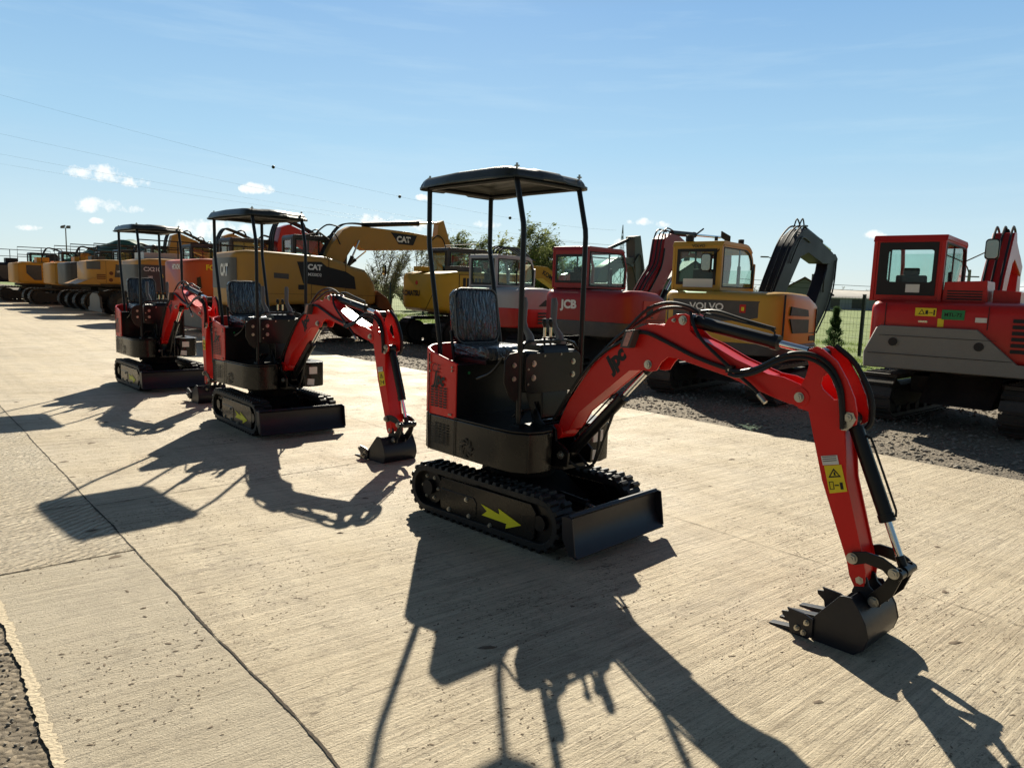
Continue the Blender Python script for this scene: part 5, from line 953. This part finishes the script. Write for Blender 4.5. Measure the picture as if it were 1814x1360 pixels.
ht = dict(W=2.5, z0=1.05, tracks=False, col='orange', body=std_body(2.75, 1.6, 2.5, 1.08, 2.30), br=.14,
    decals=[('sticker', 'cream', PR([(-2.0, 1.42), (-1.62, 1.42), (-1.62, 1.55), (-2.0, 1.55)], -1.26, -1.25)), ('sticker', 'ink', PR([(-1.55, 1.42), (-1.40, 1.42), (-1.40, 1.55), (-1.55, 1.55)], -1.26, -1.25)), ('dark_corner', 'ink', PR([(-2.45, 1.35), (-2.33, 1.4), (-2.36, 1.75), (-2.46, 1.7)], -1.255, -1.22))],
    texts=[('HITACHI', .2, (-2.77, -.3, 2.02), (0, -1, 0), (-1, 0, 0), 'white', .04, .9), ('FCZ', .22, (-2.0, -1.262, 2.02), (1, 0, 0), (0, -1, 0), 'yel', .03, 1)],
    cab=dict(x0=-.9, x1=.8, y0=.2, y1=1.2, z0=2.1, z1=3.05, m='dgrey', round=.3, fr=.08, rear=(.09, .12, .09)), plates=rboom('tkred', .1), hoses=rh(.1), cyls=[('arm_cylinder', (.9, .28, 3.5), (2.5, .28, 3.0), .6, .09), ('boom_cylinder', (.5, -.30, 1.9), (1.1, -.30, 3.1), .6, .07)],
    rails=[([(-2.6, -1.15, 2.3), (-2.6, -1.15, 2.72), (-.4, -1.15, 2.72), (-.4, -1.15, 2.3)], .02), ([(-1.5, -1.15, 2.3), (-1.5, -1.15, 2.72)], .02)])
big('excavator', (-8.63, 24.8), 42, 'orange-red excavator with a red folded boom, left of the big ochre one', ht)
cs = dict(W=2.5, z0=1.05, tl=3.6, th=.85, tg=2.5, tw=.55, col='lyel', body=std_body(2.6, 1.5, 2.5, 1.1, 2.36), br=.14,
    decals=[('dark_rear', 'dgrey', lambda mb: mb.wall([(-1.75, -1.262), (-2.25, -1.255), (-2.44, -1.20), (-2.55, -1.06), (-2.61, -.78), (-2.615, 0), (-2.61, .8)], 1.15, 2.12, -.004)), ('dark_wedge', 'dgrey', PR([(-2.2, 2.12), (-1.55, 2.12), (-.9, 1.4), (-1.6, 1.15), (-2.2, 1.15)], -1.262, -1.25))],
    texts=[('CX210', .2, (-2.12, -1.268, 1.96), (1, 0, 0), (0, -1, 0), 'white', .02, 1), ('180', .12, (-2.2, -1.268, 1.68), (1, 0, 0), (0, -1, 0), 'white', .02, 1), ('4', .22, (-1.8, -1.268, 1.72), (1, 0, 0), (0, -1, 0), 'yel', .02, 1)],
    cab=dict(x0=-.3, x1=1.3, y0=.2, y1=1.2, z0=2.1, z1=3.0, m='dgrey', round=.3, fr=.08, rear=(.09, .12, .09)), plates=rboom('lyel', .3, -.1), hoses=rh(.3, -.1), parts=[('engine_hood', 'bwhite', many(BX(-2.2, -.9, -.6, .6, 2.34, 2.58)))],
    rails=[([(-2.5, -1.2, 2.36), (-2.5, -1.2, 3.0), (1.4, -1.2, 3.0), (1.4, -1.2, 2.36)], .022), ([(-1.2, -1.2, 2.36), (-1.2, -1.2, 3.0)], .022), ([(.1, -1.2, 2.36), (.1, -1.2, 3.0)], .022), ([(-2.5, -1.2, 2.7), (1.4, -1.2, 2.7)], .018)])
big('excavator', (-12.33, 28.8), 42, 'tan and dark grey excavator with roof handrails, seen behind the farthest mini excavator', cs)
lb = dict(W=2.5, z0=1.3, tracks=False, col='lyel', body=std_body(2.65, 1.9, 2.5, 1.35, 2.36), br=.10, outm='mgrey',
    decals=[('brand_panel', 'dgrey', PR([(-1.62, 2.18), (-1.2, 2.10), (-1.02, 1.66), (-1.68, 1.64)], -1.262, -1.25)), ('rear_window_panel', 'mgrey', lambda mb: mb.wall([(-2.20, -1.258), (-2.45, -1.20), (-2.58, -1.08), (-2.64, -.9)], 1.95, 2.28, -.004)), ('vents', 'rust', many(grille(-2.35, -2.02, 1.55, 1.78, 3, -1.258, .006), PR(circ(-1.82, 1.52, .08, 12), -1.258, -1.25), PR(circ(-1.8, 1.80, .08, 12), -1.258, -1.25))), ('cap', 'ink', PR(circ(-.92, 1.85, .06, 12), -1.26, -1.25)), ('panel_line', 'ink', BX(-2.0, -1.99, -1.254, -1.25, 1.4, 2.3))],
    texts=[('LIEBHERR', .11, (-1.38, -1.268, 1.88), (1, 0, 0), (0, -1, 0), 'white', .03, .9)],
    cab=dict(x0=.2, x1=1.7, y0=.2, y1=1.2, z0=2.2, z1=3.1, m='mgrey', round=.3, fr=.08, rear=(.09, .12, .09)), plates=rboom('lyel', .4, .1), hoses=rh(.4, .1),
    parts=[('platform', 'lyel', PR([(-3.1, 1.32), (-2.4, 1.62), (-2.2, 1.32)], -1.2, 1.2))], rails=[([(-2.4, -1.2, 2.36), (-2.4, -1.2, 3.0), (1.0, -1.2, 3.0), (1.0, -1.2, 2.36)], .022), ([(-2.4, -1.2, 2.7), (1.0, -1.2, 2.7)], .018), ([(-.7, -1.2, 2.36), (-.7, -1.2, 3.0)], .02)])
big('excavator', (-16.47, 33), 42, 'yellow wheeled excavator with a grey outrigger blade, left of the farthest mini excavator', lb)
def farx(lab, pos, col, rear, kind):
    d = dict(W=2.5, z0=1.05, tl=3.7, th=.9, tg=2.5, tw=.6, col=col, body=std_body(2.5, 1.5, 2.5, 1.15, 2.32), br=.16,
        decals=[('side_panel', 'dgrey', PR([(-1.95, 2.15), (-1.25, 2.15), (-1.25, 1.35), (-1.6, 1.35), (-1.95, 1.72)], -1.262, -1.25)), ('hazard_stripes', 'ink', lambda mb: [mb.prism([(-1.2, 1.4 + i * .17), (-1.05, 1.46 + i * .17), (-1.05, 1.54 + i * .17), (-1.2, 1.48 + i * .17)], -1.262, -1.25) for i in range(4)])],
        cab=dict(x0=.0, x1=1.6, y0=.2, y1=1.2, z0=2.1, z1=3.0, m='dgrey', round=.3, fr=.08, rear=(.09, .12, .09)), plates=rboom('dgrey' if kind else col, .3, -.35, .92), hoses=rh(.3, -.45),
        parts=[('hood', col, many(BX(-1.4, -.8, -.9, -.2, 2.3, 2.6), BX(-.6, 1.2, -1.1, .1, 2.3, 2.42))), ('counterweight', rear, lambda mb: mb.loft([[(x - .012, u, v) for u, v in rrect(a * 1.01, b * 1.01, z0 - .03, z1 * 1.004, .16, 4)] for (x, a, b, z0, z1) in std_body(2.5, 1.5, 2.5, 1.15, 2.32)[:4]]))],
        rails=[([(-2.3, -1.15, 2.3), (-2.3, -1.15, 3.1), (.9, -1.15, 3.1), (.9, -1.15, 2.3)], .022), ([(-1.2, -1.15, 2.3), (-1.2, -1.15, 3.1)], .02), ([(-2.3, -1.15, 2.7), (.9, -1.15, 2.7)], .018)])
    return big('excavator', pos, 42, lab, d)
farx('dark grey excavator squeezed between two yellow ones, fourth from the left edge', (-19.66, 36.5), 'dgrey', 'dgrey', 1)
farx('yellow excavator with pale counterweight and hazard stripes, third from the left edge', (-21.91, 38.9), 'syel', 'lyel', 0)
farx('yellow excavator with dark side panel, second from the left edge', (-25.85, 42), 'syel', 'lyel', 0)
farx('dark grey excavator cut off by the left edge of the photo', (-30.33, 46), 'blue', 'dgrey', 1)
# grey machine whose arm shows behind the crimson one's cab
gm_ = dict(W=2.2, z0=.85, tl=2.9, th=.66, tg=2.2, col='mgrey', body=std_body(1.4, 1.2, 2.2, .9, 1.6), plates=[('boom', [(.7, 1.2), (1.0, 1.1), (1.6, 1.9), (2.3, 2.4), (3.1, 2.5), (3.2, 2.8), (2.2, 2.75), (1.4, 2.4)], 0, .3, 'mgrey'), ('arm', [(3.0, 3.45), (3.35, 3.5), (3.75, 2.2), (3.6, .9), (3.3, .9), (3.2, 2.0)], 0, .34, 'mgrey')], cyls=[('arm_cylinder', (1.9, 0, 3.0), (3.15, 0, 3.42), .8, .05)], hoses=[([(3.0, -.19, 2.6), (3.3, -.2, 2.9), (3.5, -.2, 2.4), (3.35, -.2, 1.6)], .02), ([(2.2, -.19, 2.6), (2.9, -.2, 2.5), (3.2, -.2, 1.9)], .02)], bucket=((3.4, 1.0), .9, 0, 'dark'))
big('excavator', (1.55, 21.6), 46, 'weathered grey excavator mostly hidden behind the crimson one, arm showing', gm_)
def copy_tree(o, parent=None):
    c = o.copy(); COL.objects.link(c); c.parent = parent
    for ch in [q for q in ALL if q.parent == o]: copy_tree(ch, c)
    return c
ALL = list(COL.objects)
roots = {round(o.location.x, 2): o for o in ALL if o.type == 'EMPTY' and o.parent is None}
for src, loc, rz, lab in ((-8.63, (-8.6, 31.5), 105, 'orange machine in the second row, its raised boom showing over the big ochre one'), (-16.47, (-13.4, 35.8), 25, 'yellow machine in the second row behind the orange-red one'),
                          (-8.63, (-17.4, 39.5), 80, 'orange machine in the second row behind the farthest mini excavator'), (-12.33, (-24.2, 46.5), 20, 'tan machine in the second row near the floodlight mast')):
    c = copy_tree(roots[src]); c.location = (loc[0], loc[1], 0); c.rotation_euler = (0, 0, R(rz)); c['label'] = lab; c['group'] = 'excavators in the second row behind'
# tarpaulin-covered heap at the left behind the row
V_ = []; nx, ny = 26, 8
mb = MB()
for i in range(nx):
    for j in range(ny):
        u = i / (nx - 1); v = j / (ny - 1); h = (1.7 + 2.2 * min(1, u * 1.5) * (1 - 1.1 * max(0, u - .62))) * (1 - (2 * v - 1) ** 4 * .6) + .25 * mnoise.noise(Vector((u * 6, v * 4, 3)))
        V_.append((-31.5 + 9.5 * u + 1.5 * v, 47 - 3 * u + 3 * v, h + .25))
mb.add(V_, [(i * ny + j, (i + 1) * ny + j, (i + 1) * ny + j + 1, i * ny + j + 1) for i in range(nx - 1) for j in range(ny - 1)])
mb.add([(p[0], p[1], 0) for p in V_[:ny]] + V_[:ny], [(j, j + 1, ny + j + 1, ny + j) for j in range(ny - 1)])
fr_ = [V_[i * ny] for i in range(nx)]; mb.add([(p[0], p[1], 0) for p in fr_] + fr_, [(j, j + 1, nx + j + 1, nx + j) for j in range(nx - 1)])
tag(mb.build('tarpaulin_heap', 'tarp'), 'dark green tarpaulin draped over a heap behind the row at left', 'tarpaulin')

# ------------------------------------------------------------------ fence, buildings, poles, pylons, wires
F0 = Vector((10.66, 22.4))
for i in range(-2, 24):
    p = F0 + RD * (3.4 * i); q = F0 + RD * (3.4 * (i + 1))
    r = empty('fence_panel', (p.x, p.y, 0), math.atan2(RD.y, RD.x), label='dark green wire fence bay standing behind the machine row', cat='fence', group='wire mesh fence bays behind the machines')
    mb = MB(); mb.bx(-.04, .04, -.04, .04, -.05, 1.82); mb.bx(-.045, .045, -.045, .045, 1.82, 1.84); mb.build('post', 'post', r)
    mb = MB(); rr0 = .0028 if i < 8 else .004
    for k in range(33 if i < 6 else 17):
        x = .06 + 3.28 * k / (32 if i < 6 else 16); mb.cyl((x, 0, .08), (x, 0, 1.75), rr0, 4)
    for k in range(9 if i < 6 else 5): z = .08 + 1.67 * k / (8 if i < 6 else 4); mb.cyl((.04, -.008, z), (3.36, -.008, z), rr0 * (1.3 if k not in (0, 4, 8) else 1.9), 4)
    mb.build('mesh', 'wire', r)
def house(name, x, y, rz, w_, d_, h, rh_, wall, roof, label, win=()):
    r = empty(name, (x, y, 0), R(rz), label=label, cat='house' if name == 'house' else 'building')
    mb = MB(); mb.prism([(-w_ / 2, -.1), (w_ / 2, -.1), (w_ / 2, h), (0, h + rh_), (-w_ / 2, h)], -d_ / 2, d_ / 2); wl = mb.build('wall', wall, r)
    mb = MB(); sl = rh_ / (w_ / 2)
    mb.prism([(-w_ / 2 - .4, h - .4 * sl + .05), (0, h + rh_ + .05), (w_ / 2 + .4, h - .4 * sl + .05), (w_ / 2 + .4, h - .4 * sl + .25), (0, h + rh_ + .27), (-w_ / 2 - .4, h - .4 * sl + .25)], -d_ / 2 - .4, d_ / 2 + .4); rf = mb.build('roof', roof, r)
    mb = MB(); mb.bx(w_ * .15, w_ * .15 + .6, d_ * .1, d_ * .1 + .6, h, h + rh_ + .9); mb.build('chimney', 'wallg', rf)
    for (x0, x1, z0, z1) in win: mb = MB(); mb.bx(x0, x1, -d_ / 2 - .03, -d_ / 2 + .02, z0, z1); mb.build('window', 'glassd', wl)
    return r
a = lambda px, D: (px - 907) / 1290 * D
house('house', a(1193, 95), 95, 8, 7.5, 10, 3.0, 2.6, 'wallg', 'roofd', 'grey gabled house with dark roof in the distance right of the crimson excavator', [(-1.2, .2, 1.2, 2.2)])
house('house', a(1412, 120), 120, -20, 8, 11, 2.4, 2.4, 'wallg', 'roofb', 'brown roofed bungalow in the distance under the folded blue-black boom')
r = empty('long_building', (a(1600, 132), 132, 0), R(-3), label='long low building with a pale sheet roof across the green field', cat='building')
mb = MB(); mb.bx(-21, 40, -4, 4, -.1, 2.0); mb.build('wall', 'wallw', r); mb = MB(); mb.prism([(-4.3, 1.9), (0, 3.3), (4.3, 1.9), (4.3, 2.05), (0, 3.45), (-4.3, 2.05)], -21.4, 40.4, 'yz'); mb.build('roof', 'roofp', r)
mb = MB()
for k in range(14): mb.bx(-20 + k * 4.2, -17.9 + k * 4.2, -4.03, -3.98, .2, 1.8)
mb.build('wall_panels', 'mgrey', r)
def lamp_pole(x, y, h, lab, two=False):
    r = empty('utility_pole' if not two else 'floodlight_mast', (x, y, 0), 0, label=lab, cat='pole'); mb = MB(); mb.cyl((0, 0, -.1), (0, 0, h), .17 if not two else .09, 10, .11 if not two else .06); p = mb.build('pole', 'wood', r)
    if two: mb = MB(); mb.bx(-.6, .6, -.05, .05, h - .08, h); mb.ob((-.32, 0, h + .14), (.24, 0, .05), (0, .12, .06), (0, -.03, .10)); mb.ob((.34, 0, h + .12), (.20, 0, .0), (0, .12, .06), (0, -.03, .10)); mb.build('floodlights', 'mgrey', p)
    else: mb = MB(); mb.tube([(0, 0, h - .4), (-.5, 0, h + .5), (-2.0, 0, h + 1.1)], .05, 6, 3); mb.ob((-2.4, 0, h + 1.1), (.4, 0, 0), (0, .14, 0), (0, 0, .07)); mb.bx(-.8, .8, -.05, .05, h - .6, h - .5); mb.build('lamp_arm', 'mgrey', p)
lamp_pole(a(1379, 80), 80, 4.9, 'concrete utility pole with a lamp arm left of the folded blue-black boom'); lamp_pole(a(1700, 60), 60, 4.4, 'short dark utility pole between the red cab and its mirror')
lamp_pole(a(121, 90), 90, 7.4, 'thin mast with two floodlights above the machines at far left', True)
def pylon(px, D, h, lab, sc=1.0, arm=True):
    x = a(px, D); r = empty('pylon', (x, D, 0), R(35), label=lab, cat='pylon'); mb = MB(); t = .22 * sc; b0 = 3.4 * sc; b1 = .55 * sc
    def wd(z): return b0 + (b1 - b0) * min(1, z / (h * .72)) if z < h * .72 else b1 * (1 - .9 * (z - h * .72) / (h * .28))
    zs = [0, .16, .30, .42, .53, .62, .70, .78, .86, .93, 1]
    for s1 in (-1, 1):
        for s2 in (-1, 1):
            for k in range(10): z0, z1 = zs[k] * h, zs[k + 1] * h; mb.cyl((s1 * wd(z0), s2 * wd(z0), z0), (s1 * wd(z1), s2 * wd(z1), z1), t * .55, 4)
    for k in range(9):
        z0, z1 = zs[k] * h, zs[k + 1] * h
        for s1 in (-1, 1):
            mb.cyl((s1 * wd(z0), -wd(z0), z0), (s1 * wd(z1), wd(z1), z1), t * .35, 4); mb.cyl((s1 * wd(z0), wd(z0), z0), (s1 * wd(z1), -wd(z1), z1), t * .35, 4)
            mb.cyl((-wd(z0), s1 * wd(z0), z0), (wd(z1), s1 * wd(z1), z1), t * .35, 4); mb.cyl((wd(z0), s1 * wd(z0), z0), (-wd(z1), s1 * wd(z1), z1), t * .35, 4)
    mb.build('lattice', 'lattice', r)
    if arm:
        for (z, L_) in ((.62, 7.5 * sc), (.72, 5.0 * sc)):
            mb = MB()
            for s_ in (-1, 1): mb.cyl((0, 0, z * h + .8 * sc), (s_ * L_, 0, z * h), t * .4, 4); mb.cyl((0, 0, z * h - .6 * sc), (s_ * L_, 0, z * h), t * .4, 4); mb.cyl((s_ * L_, 0, z * h), (s_ * L_, 0, z * h - 2 * sc), t * .4, 4)
            mb.build('cross_arm', 'lattice', r)
pylon(1091, 400, 38, 'lattice power pylon rising behind the cab of the crimson excavator'); pylon(1361, 560, 22, 'tiny distant pylon between the golden cab and the blue-black boom', .7)
def wp_(px, py, z):
    d = Fv * 1290 + Rv * (px - 907) - Uv * (py - 680); return Vector((0, 0, CH)) + d * ((z - CH) / d.z)
PT = Vector((a(1091, 400), 400, 36))
for k, (pts, end) in enumerate(([[(0, 168), (250, 228), (485, 302), (708, 355), (904, 389)], (1080, 418)], [[(0, 237), (330, 297), (560, 353), (800, 400)], (1078, 440)], [[(0, 273), (200, 310), (380, 352), (640, 400)], (1078, 440)], [[(0, 290), (180, 322), (360, 360), (620, 404)], (1086, 436)])):
    zz = (34, 30, 28, 27)[k]; P_ = [wp_(px, py, zz) for px, py in pts]
    # real span: straight in plan from the off-frame pylon to the far one, hung between them
    A = P_[0]; B = Vector((a(end[0], 400), 400, 0)); dd = B - Vector((A.x, A.y, 0)); X = []
    for i in range(25):
        t = i / 24; q = Vector((A.x, A.y, 0)) + Vector((dd.x, dd.y, 0)) * t; zb = A.z + ((27 if k else 35) - A.z) * t; X.append(Vector((q.x, q.y, zb - (4.6 if k == 0 else 3) * (4 * t * (1 - t)))))
    mb = MB(); mb.tube([A - Vector((dd.x, dd.y, 0)) * .12 + Vector((0, 0, 1.2))] + X, [.012] + [.012 + .028 * i / 24 for i in range(25)], 5); wr = mb.build('power_line', 'lattice'); tag(wr, ['topmost overhead line, carrying small round marker balls', 'second overhead line from the top crossing the sky at left', 'third overhead line from the top crossing the sky at left', 'lowest overhead line crossing the sky at left'][k], 'power line', 'overhead lines across the sky')
    if k == 0:
        for (px, py) in ((485, 302), (708, 355), (904, 389)):
            best = min(range(400), key=lambda i: abs(((X[min(23, i * 24 // 400)] * (1 - (i * 24 / 400 % 1)) + X[min(24, i * 24 // 400 + 1)] * (i * 24 / 400 % 1)) - Vector((0, 0, CH))).dot(Rv) / ((X[min(23, i * 24 // 400)] * (1 - (i * 24 / 400 % 1)) + X[min(24, i * 24 // 400 + 1)] * (i * 24 / 400 % 1)) - Vector((0, 0, CH))).dot(Fv) * 1290 + 907 - px))
            f_ = best * 24 / 400 % 1; c_ = X[min(23, best * 24 // 400)] * (1 - f_) + X[min(24, best * 24 // 400 + 1)] * f_
            mb = MB(); rr_ = .0021 * c_.length; rg = [[Vector((c_.x + rr_ * math.sin(PI * i / 8) * math.cos(2 * PI * j / 12), c_.y + rr_ * math.sin(PI * i / 8) * math.sin(2 * PI * j / 12), c_.z + rr_ * math.cos(PI * i / 8))) for j in range(12)] for i in range(1, 8)]; mb.loft(rg); mb.build('marker_ball', 'ink', wr)
for k, (z_, lab) in enumerate(((6.9, 'upper overhead cable low over the field at right'), (6.2, 'lower overhead cable low over the field at right'))):
    mb = MB(); mb.tube([(a(1300, 110), 110, z_ - 2.6), (a(1450, 110), 110, z_ - 3.0), (a(1600, 110), 110, z_ - 3.1), (a(1814, 110), 110, z_ - 2.4), (a(2200, 110), 110, z_ - 1)], .035, 5, 4); tag(mb.build('cable', 'wire'), lab, 'cable')

# ------------------------------------------------------------------ trees and plants
def tree(name, x, y, h, w_, nl, leaf, label, lean=.25, bare=0., size=.10, seed=1, nlimb=9, group=None, low=.12, cat='tree'):
    g = random.Random(seed); gn = np.random.default_rng(seed); r = empty(name, (x, y, 0), 0, label=label, cat=cat, group=group)
    mb = MB(); tips = []
    for k in range(nlimb):
        an = g.uniform(0, 6.28); rad = w_ * .5 * math.sqrt(g.random()); hh = h * g.uniform(.62, 1.0) * (1 - .30 * (rad / (w_ * .5)) ** 2)
        b = Vector((g.uniform(-.15, .15) * w_ * .4, g.uniform(-.1, .1), 0)); t = Vector((rad * math.cos(an) + lean * h * .3, rad * math.sin(an) * .7, hh))
        m_ = b.lerp(t, .5) + Vector((-.12 * lean * h, 0, .08 * h)); P = spline([b, m_, t], 6); n_ = len(P)
        mb.tube(P, [max(.012, .07 * h / 6 * (1 - i / n_)) for i in range(n_)], 5)
        for j in range(3, n_):
            for q in range(5):
                d = Vector((g.uniform(-.8, 1) + lean * 1.4, g.uniform(-1, 1), g.uniform(.1, 1.1))).normalized() * h * g.uniform(.07, .20); s = P[j]; e_ = s + d; e2 = e_ + Vector((lean * .8, 0, -.1)) * h * .05
                mb.tube([s, s.lerp(e_, .5) + Vector((0, 0, .02 * h)), e_, e2], [.016, .011, .007, .004], 4); tips.append((s, e_, e2))
    mb.build('trunk', 'bark', r)
    n = nl; T = np.array([[list(a_), list(b_), list(c_)] for a_, b_, c_ in tips]); idx = gn.integers(0, len(T), n); f = gn.random(n)[:, None]
    c = np.where(f < .75, T[idx, 0] + (T[idx, 1] - T[idx, 0]) * (f / .75), T[idx, 1] + (T[idx, 2] - T[idx, 1]) * ((f - .75) / .25)) + gn.normal(0, .045 * w_ / 3, (n, 3))
    c[:, 2] = np.maximum(c[:, 2], low * h * gn.random(n))
    d = gn.normal(0, 1, (n, 3)); d[:, 0] += lean * 3.5; d[:, 2] += .4; d /= np.linalg.norm(d, axis=1)[:, None]; u = np.cross(d, gn.normal(0, 1, (n, 3))); u /= np.linalg.norm(u, axis=1)[:, None]
    L = (size * (.6 + .9 * gn.random(n)))[:, None]; V = np.stack([c, c + d * L * .5 + u * L * .17, c + d * L, c + d * L * .5 - u * L * .17], 1).reshape(-1, 3)
    arrays('crown', V, np.arange(4 * n).reshape(-1, 4), leaf, r)
gt = 'willows and bushes beyond the fence'
tree('willow_tree', -3.9, 47, 5.4, 3.6, 7000, 'leaf', 'loose pale willow right of the ochre boom tip', .45, seed=11, size=.17, nlimb=10, group=gt)
tree('willow_tree', -1.9, 48, 5.3, 3.2, 6500, 'leafy', 'yellow-green willow over the small white cab', .5, seed=12, size=.17, nlimb=9, group=gt)
tree('willow_tree', .2, 47.5, 5.8, 4.0, 11000, 'leaf', 'tallest dense green willow left of the crimson cab', .5, seed=13, size=.17, nlimb=13, group=gt)
tree('willow_tree', 1.9, 49, 4.9, 3.4, 9000, 'leafd', 'dark green willow partly behind the crimson cab', .4, seed=14, size=.16, nlimb=10, group=gt)
tree('willow_tree', 3.6, 52, 4.2, 3.0, 4000, 'leafd', 'low dark bush seen through the crimson cab windows', .4, seed=19, size=.16, nlimb=8, group=gt)
tree('bare_tree', -8.2, 47, 4.5, 4.2, 2600, 'leafp', 'nearly bare bush standing between the ochre and the yellow excavators', .1, seed=15, size=.12, nlimb=16, group=gt)
tree('bare_tree', -6.0, 50, 5.6, 3.2, 2600, 'leafp', 'thin sparse tree just under the ochre boom tip', .35, seed=16, size=.13, nlimb=9, group=gt)
for k, (px, D, h, w_) in enumerate(((660, 55, 2.4, 3.4), (722, 52, 2.6, 3.2), (760, 54, 2.8, 4))): tree('bush', a(px, D), D, h, w_, 2600, 'leafp', ['low scrub bush farthest left behind the fence', 'low scrub bush at the left side of the yellow excavator', 'low scrub bush hidden behind the yellow excavator body'][k], .1, seed=30 + k, size=.15, nlimb=12, group='low scrub behind the fence', cat='bush')
for k, (px, D, h, w_, l_) in enumerate(((1335, 150, 4.2, 6, 'bare tree on the horizon beside the utility pole'), (1362, 155, 3.2, 5, 'small bare tree right of the utility pole on the horizon'), (1480, 160, 4.4, 6, 'bare tree on the horizon just right of the folded boom'), (1530, 160, 4.0, 7, 'bare tree on the horizon behind the pale roofed building'), (1170, 120, 3.4, 5, 'bare bush on the horizon left of the grey house'))):
    tree('bare_tree', a(px, D), D, h, w_, 500, 'leafp', l_, .05, seed=40 + k, size=.25, nlimb=16, group='bare trees on the horizon')
# small conifer by the fence
r = empty('conifer', (a(1474, 20.5), 20.5, 0), 0, label='small dark conifer on the grass in front of the fence', cat='conifer'); mb = MB(); mb.cyl((0, 0, 0), (0, 0, 1.3), .03, 8, .006); mb.build('trunk', 'bark', r)
n = 5000; gn = np.random.default_rng(3); z = gn.random(n) ** .8 * 1.35; rad = (1.4 - z) * .26 * (.35 + .65 * gn.random(n)) * (.8 + .3 * np.sin(z * 21)); an = gn.random(n) * 6.28; c = np.stack([rad * np.cos(an), rad * np.sin(an), z + .05], 1); d = np.stack([np.cos(an) * .6, np.sin(an) * .6, np.full(n, .8)], 1) + gn.normal(0, .25, (n, 3)); u = np.cross(d, gn.normal(0, 1, (n, 3))); u /= np.linalg.norm(u, axis=1)[:, None]
arrays('crown', np.stack([c, c + d * .04 + u * .007, c + d * .09, c + d * .04 - u * .007], 1).reshape(-1, 3), np.arange(4 * n).reshape(-1, 4), 'thuja', r)
# grass tufts on the verge behind the machines
n = 90000; gn = np.random.default_rng(21); t_ = gn.random(n) ** 1.3 * 48 - 10; nn_ = 15.5 + gn.random(n) ** 1.6 * 14
ok = np.array([mnoise.noise(Vector((float(a_) * .35, float(b_) * .35, 0))) for a_, b_ in zip(t_[::1], nn_[::1])]) > -.25; t_, nn_ = t_[ok], nn_[ok]; n = len(t_)
c = np.stack([RD.x * t_ + RN.x * nn_, RD.y * t_ + RN.y * nn_, np.full(n, -.06)], 1); hgt = .05 + .16 * gn.random(n) ** 2 * (1.4 - np.clip((nn_ - 15) / 8, 0, 1)); le = gn.normal(0, .35, (n, 2)) * hgt[:, None]; wv = gn.normal(0, 1, (n, 2)); wv /= np.linalg.norm(wv, axis=1)[:, None]; wv *= .011
V = np.stack([c + np.c_[wv, np.zeros(n)], c - np.c_[wv, np.zeros(n)], c + np.c_[le, hgt]], 1).reshape(-1, 3)
tag(arrays('grass', V, np.arange(3 * n).reshape(-1, 3), 'grass'), 'short green grass growing along the fence behind the machines', 'grass', kind='stuff')
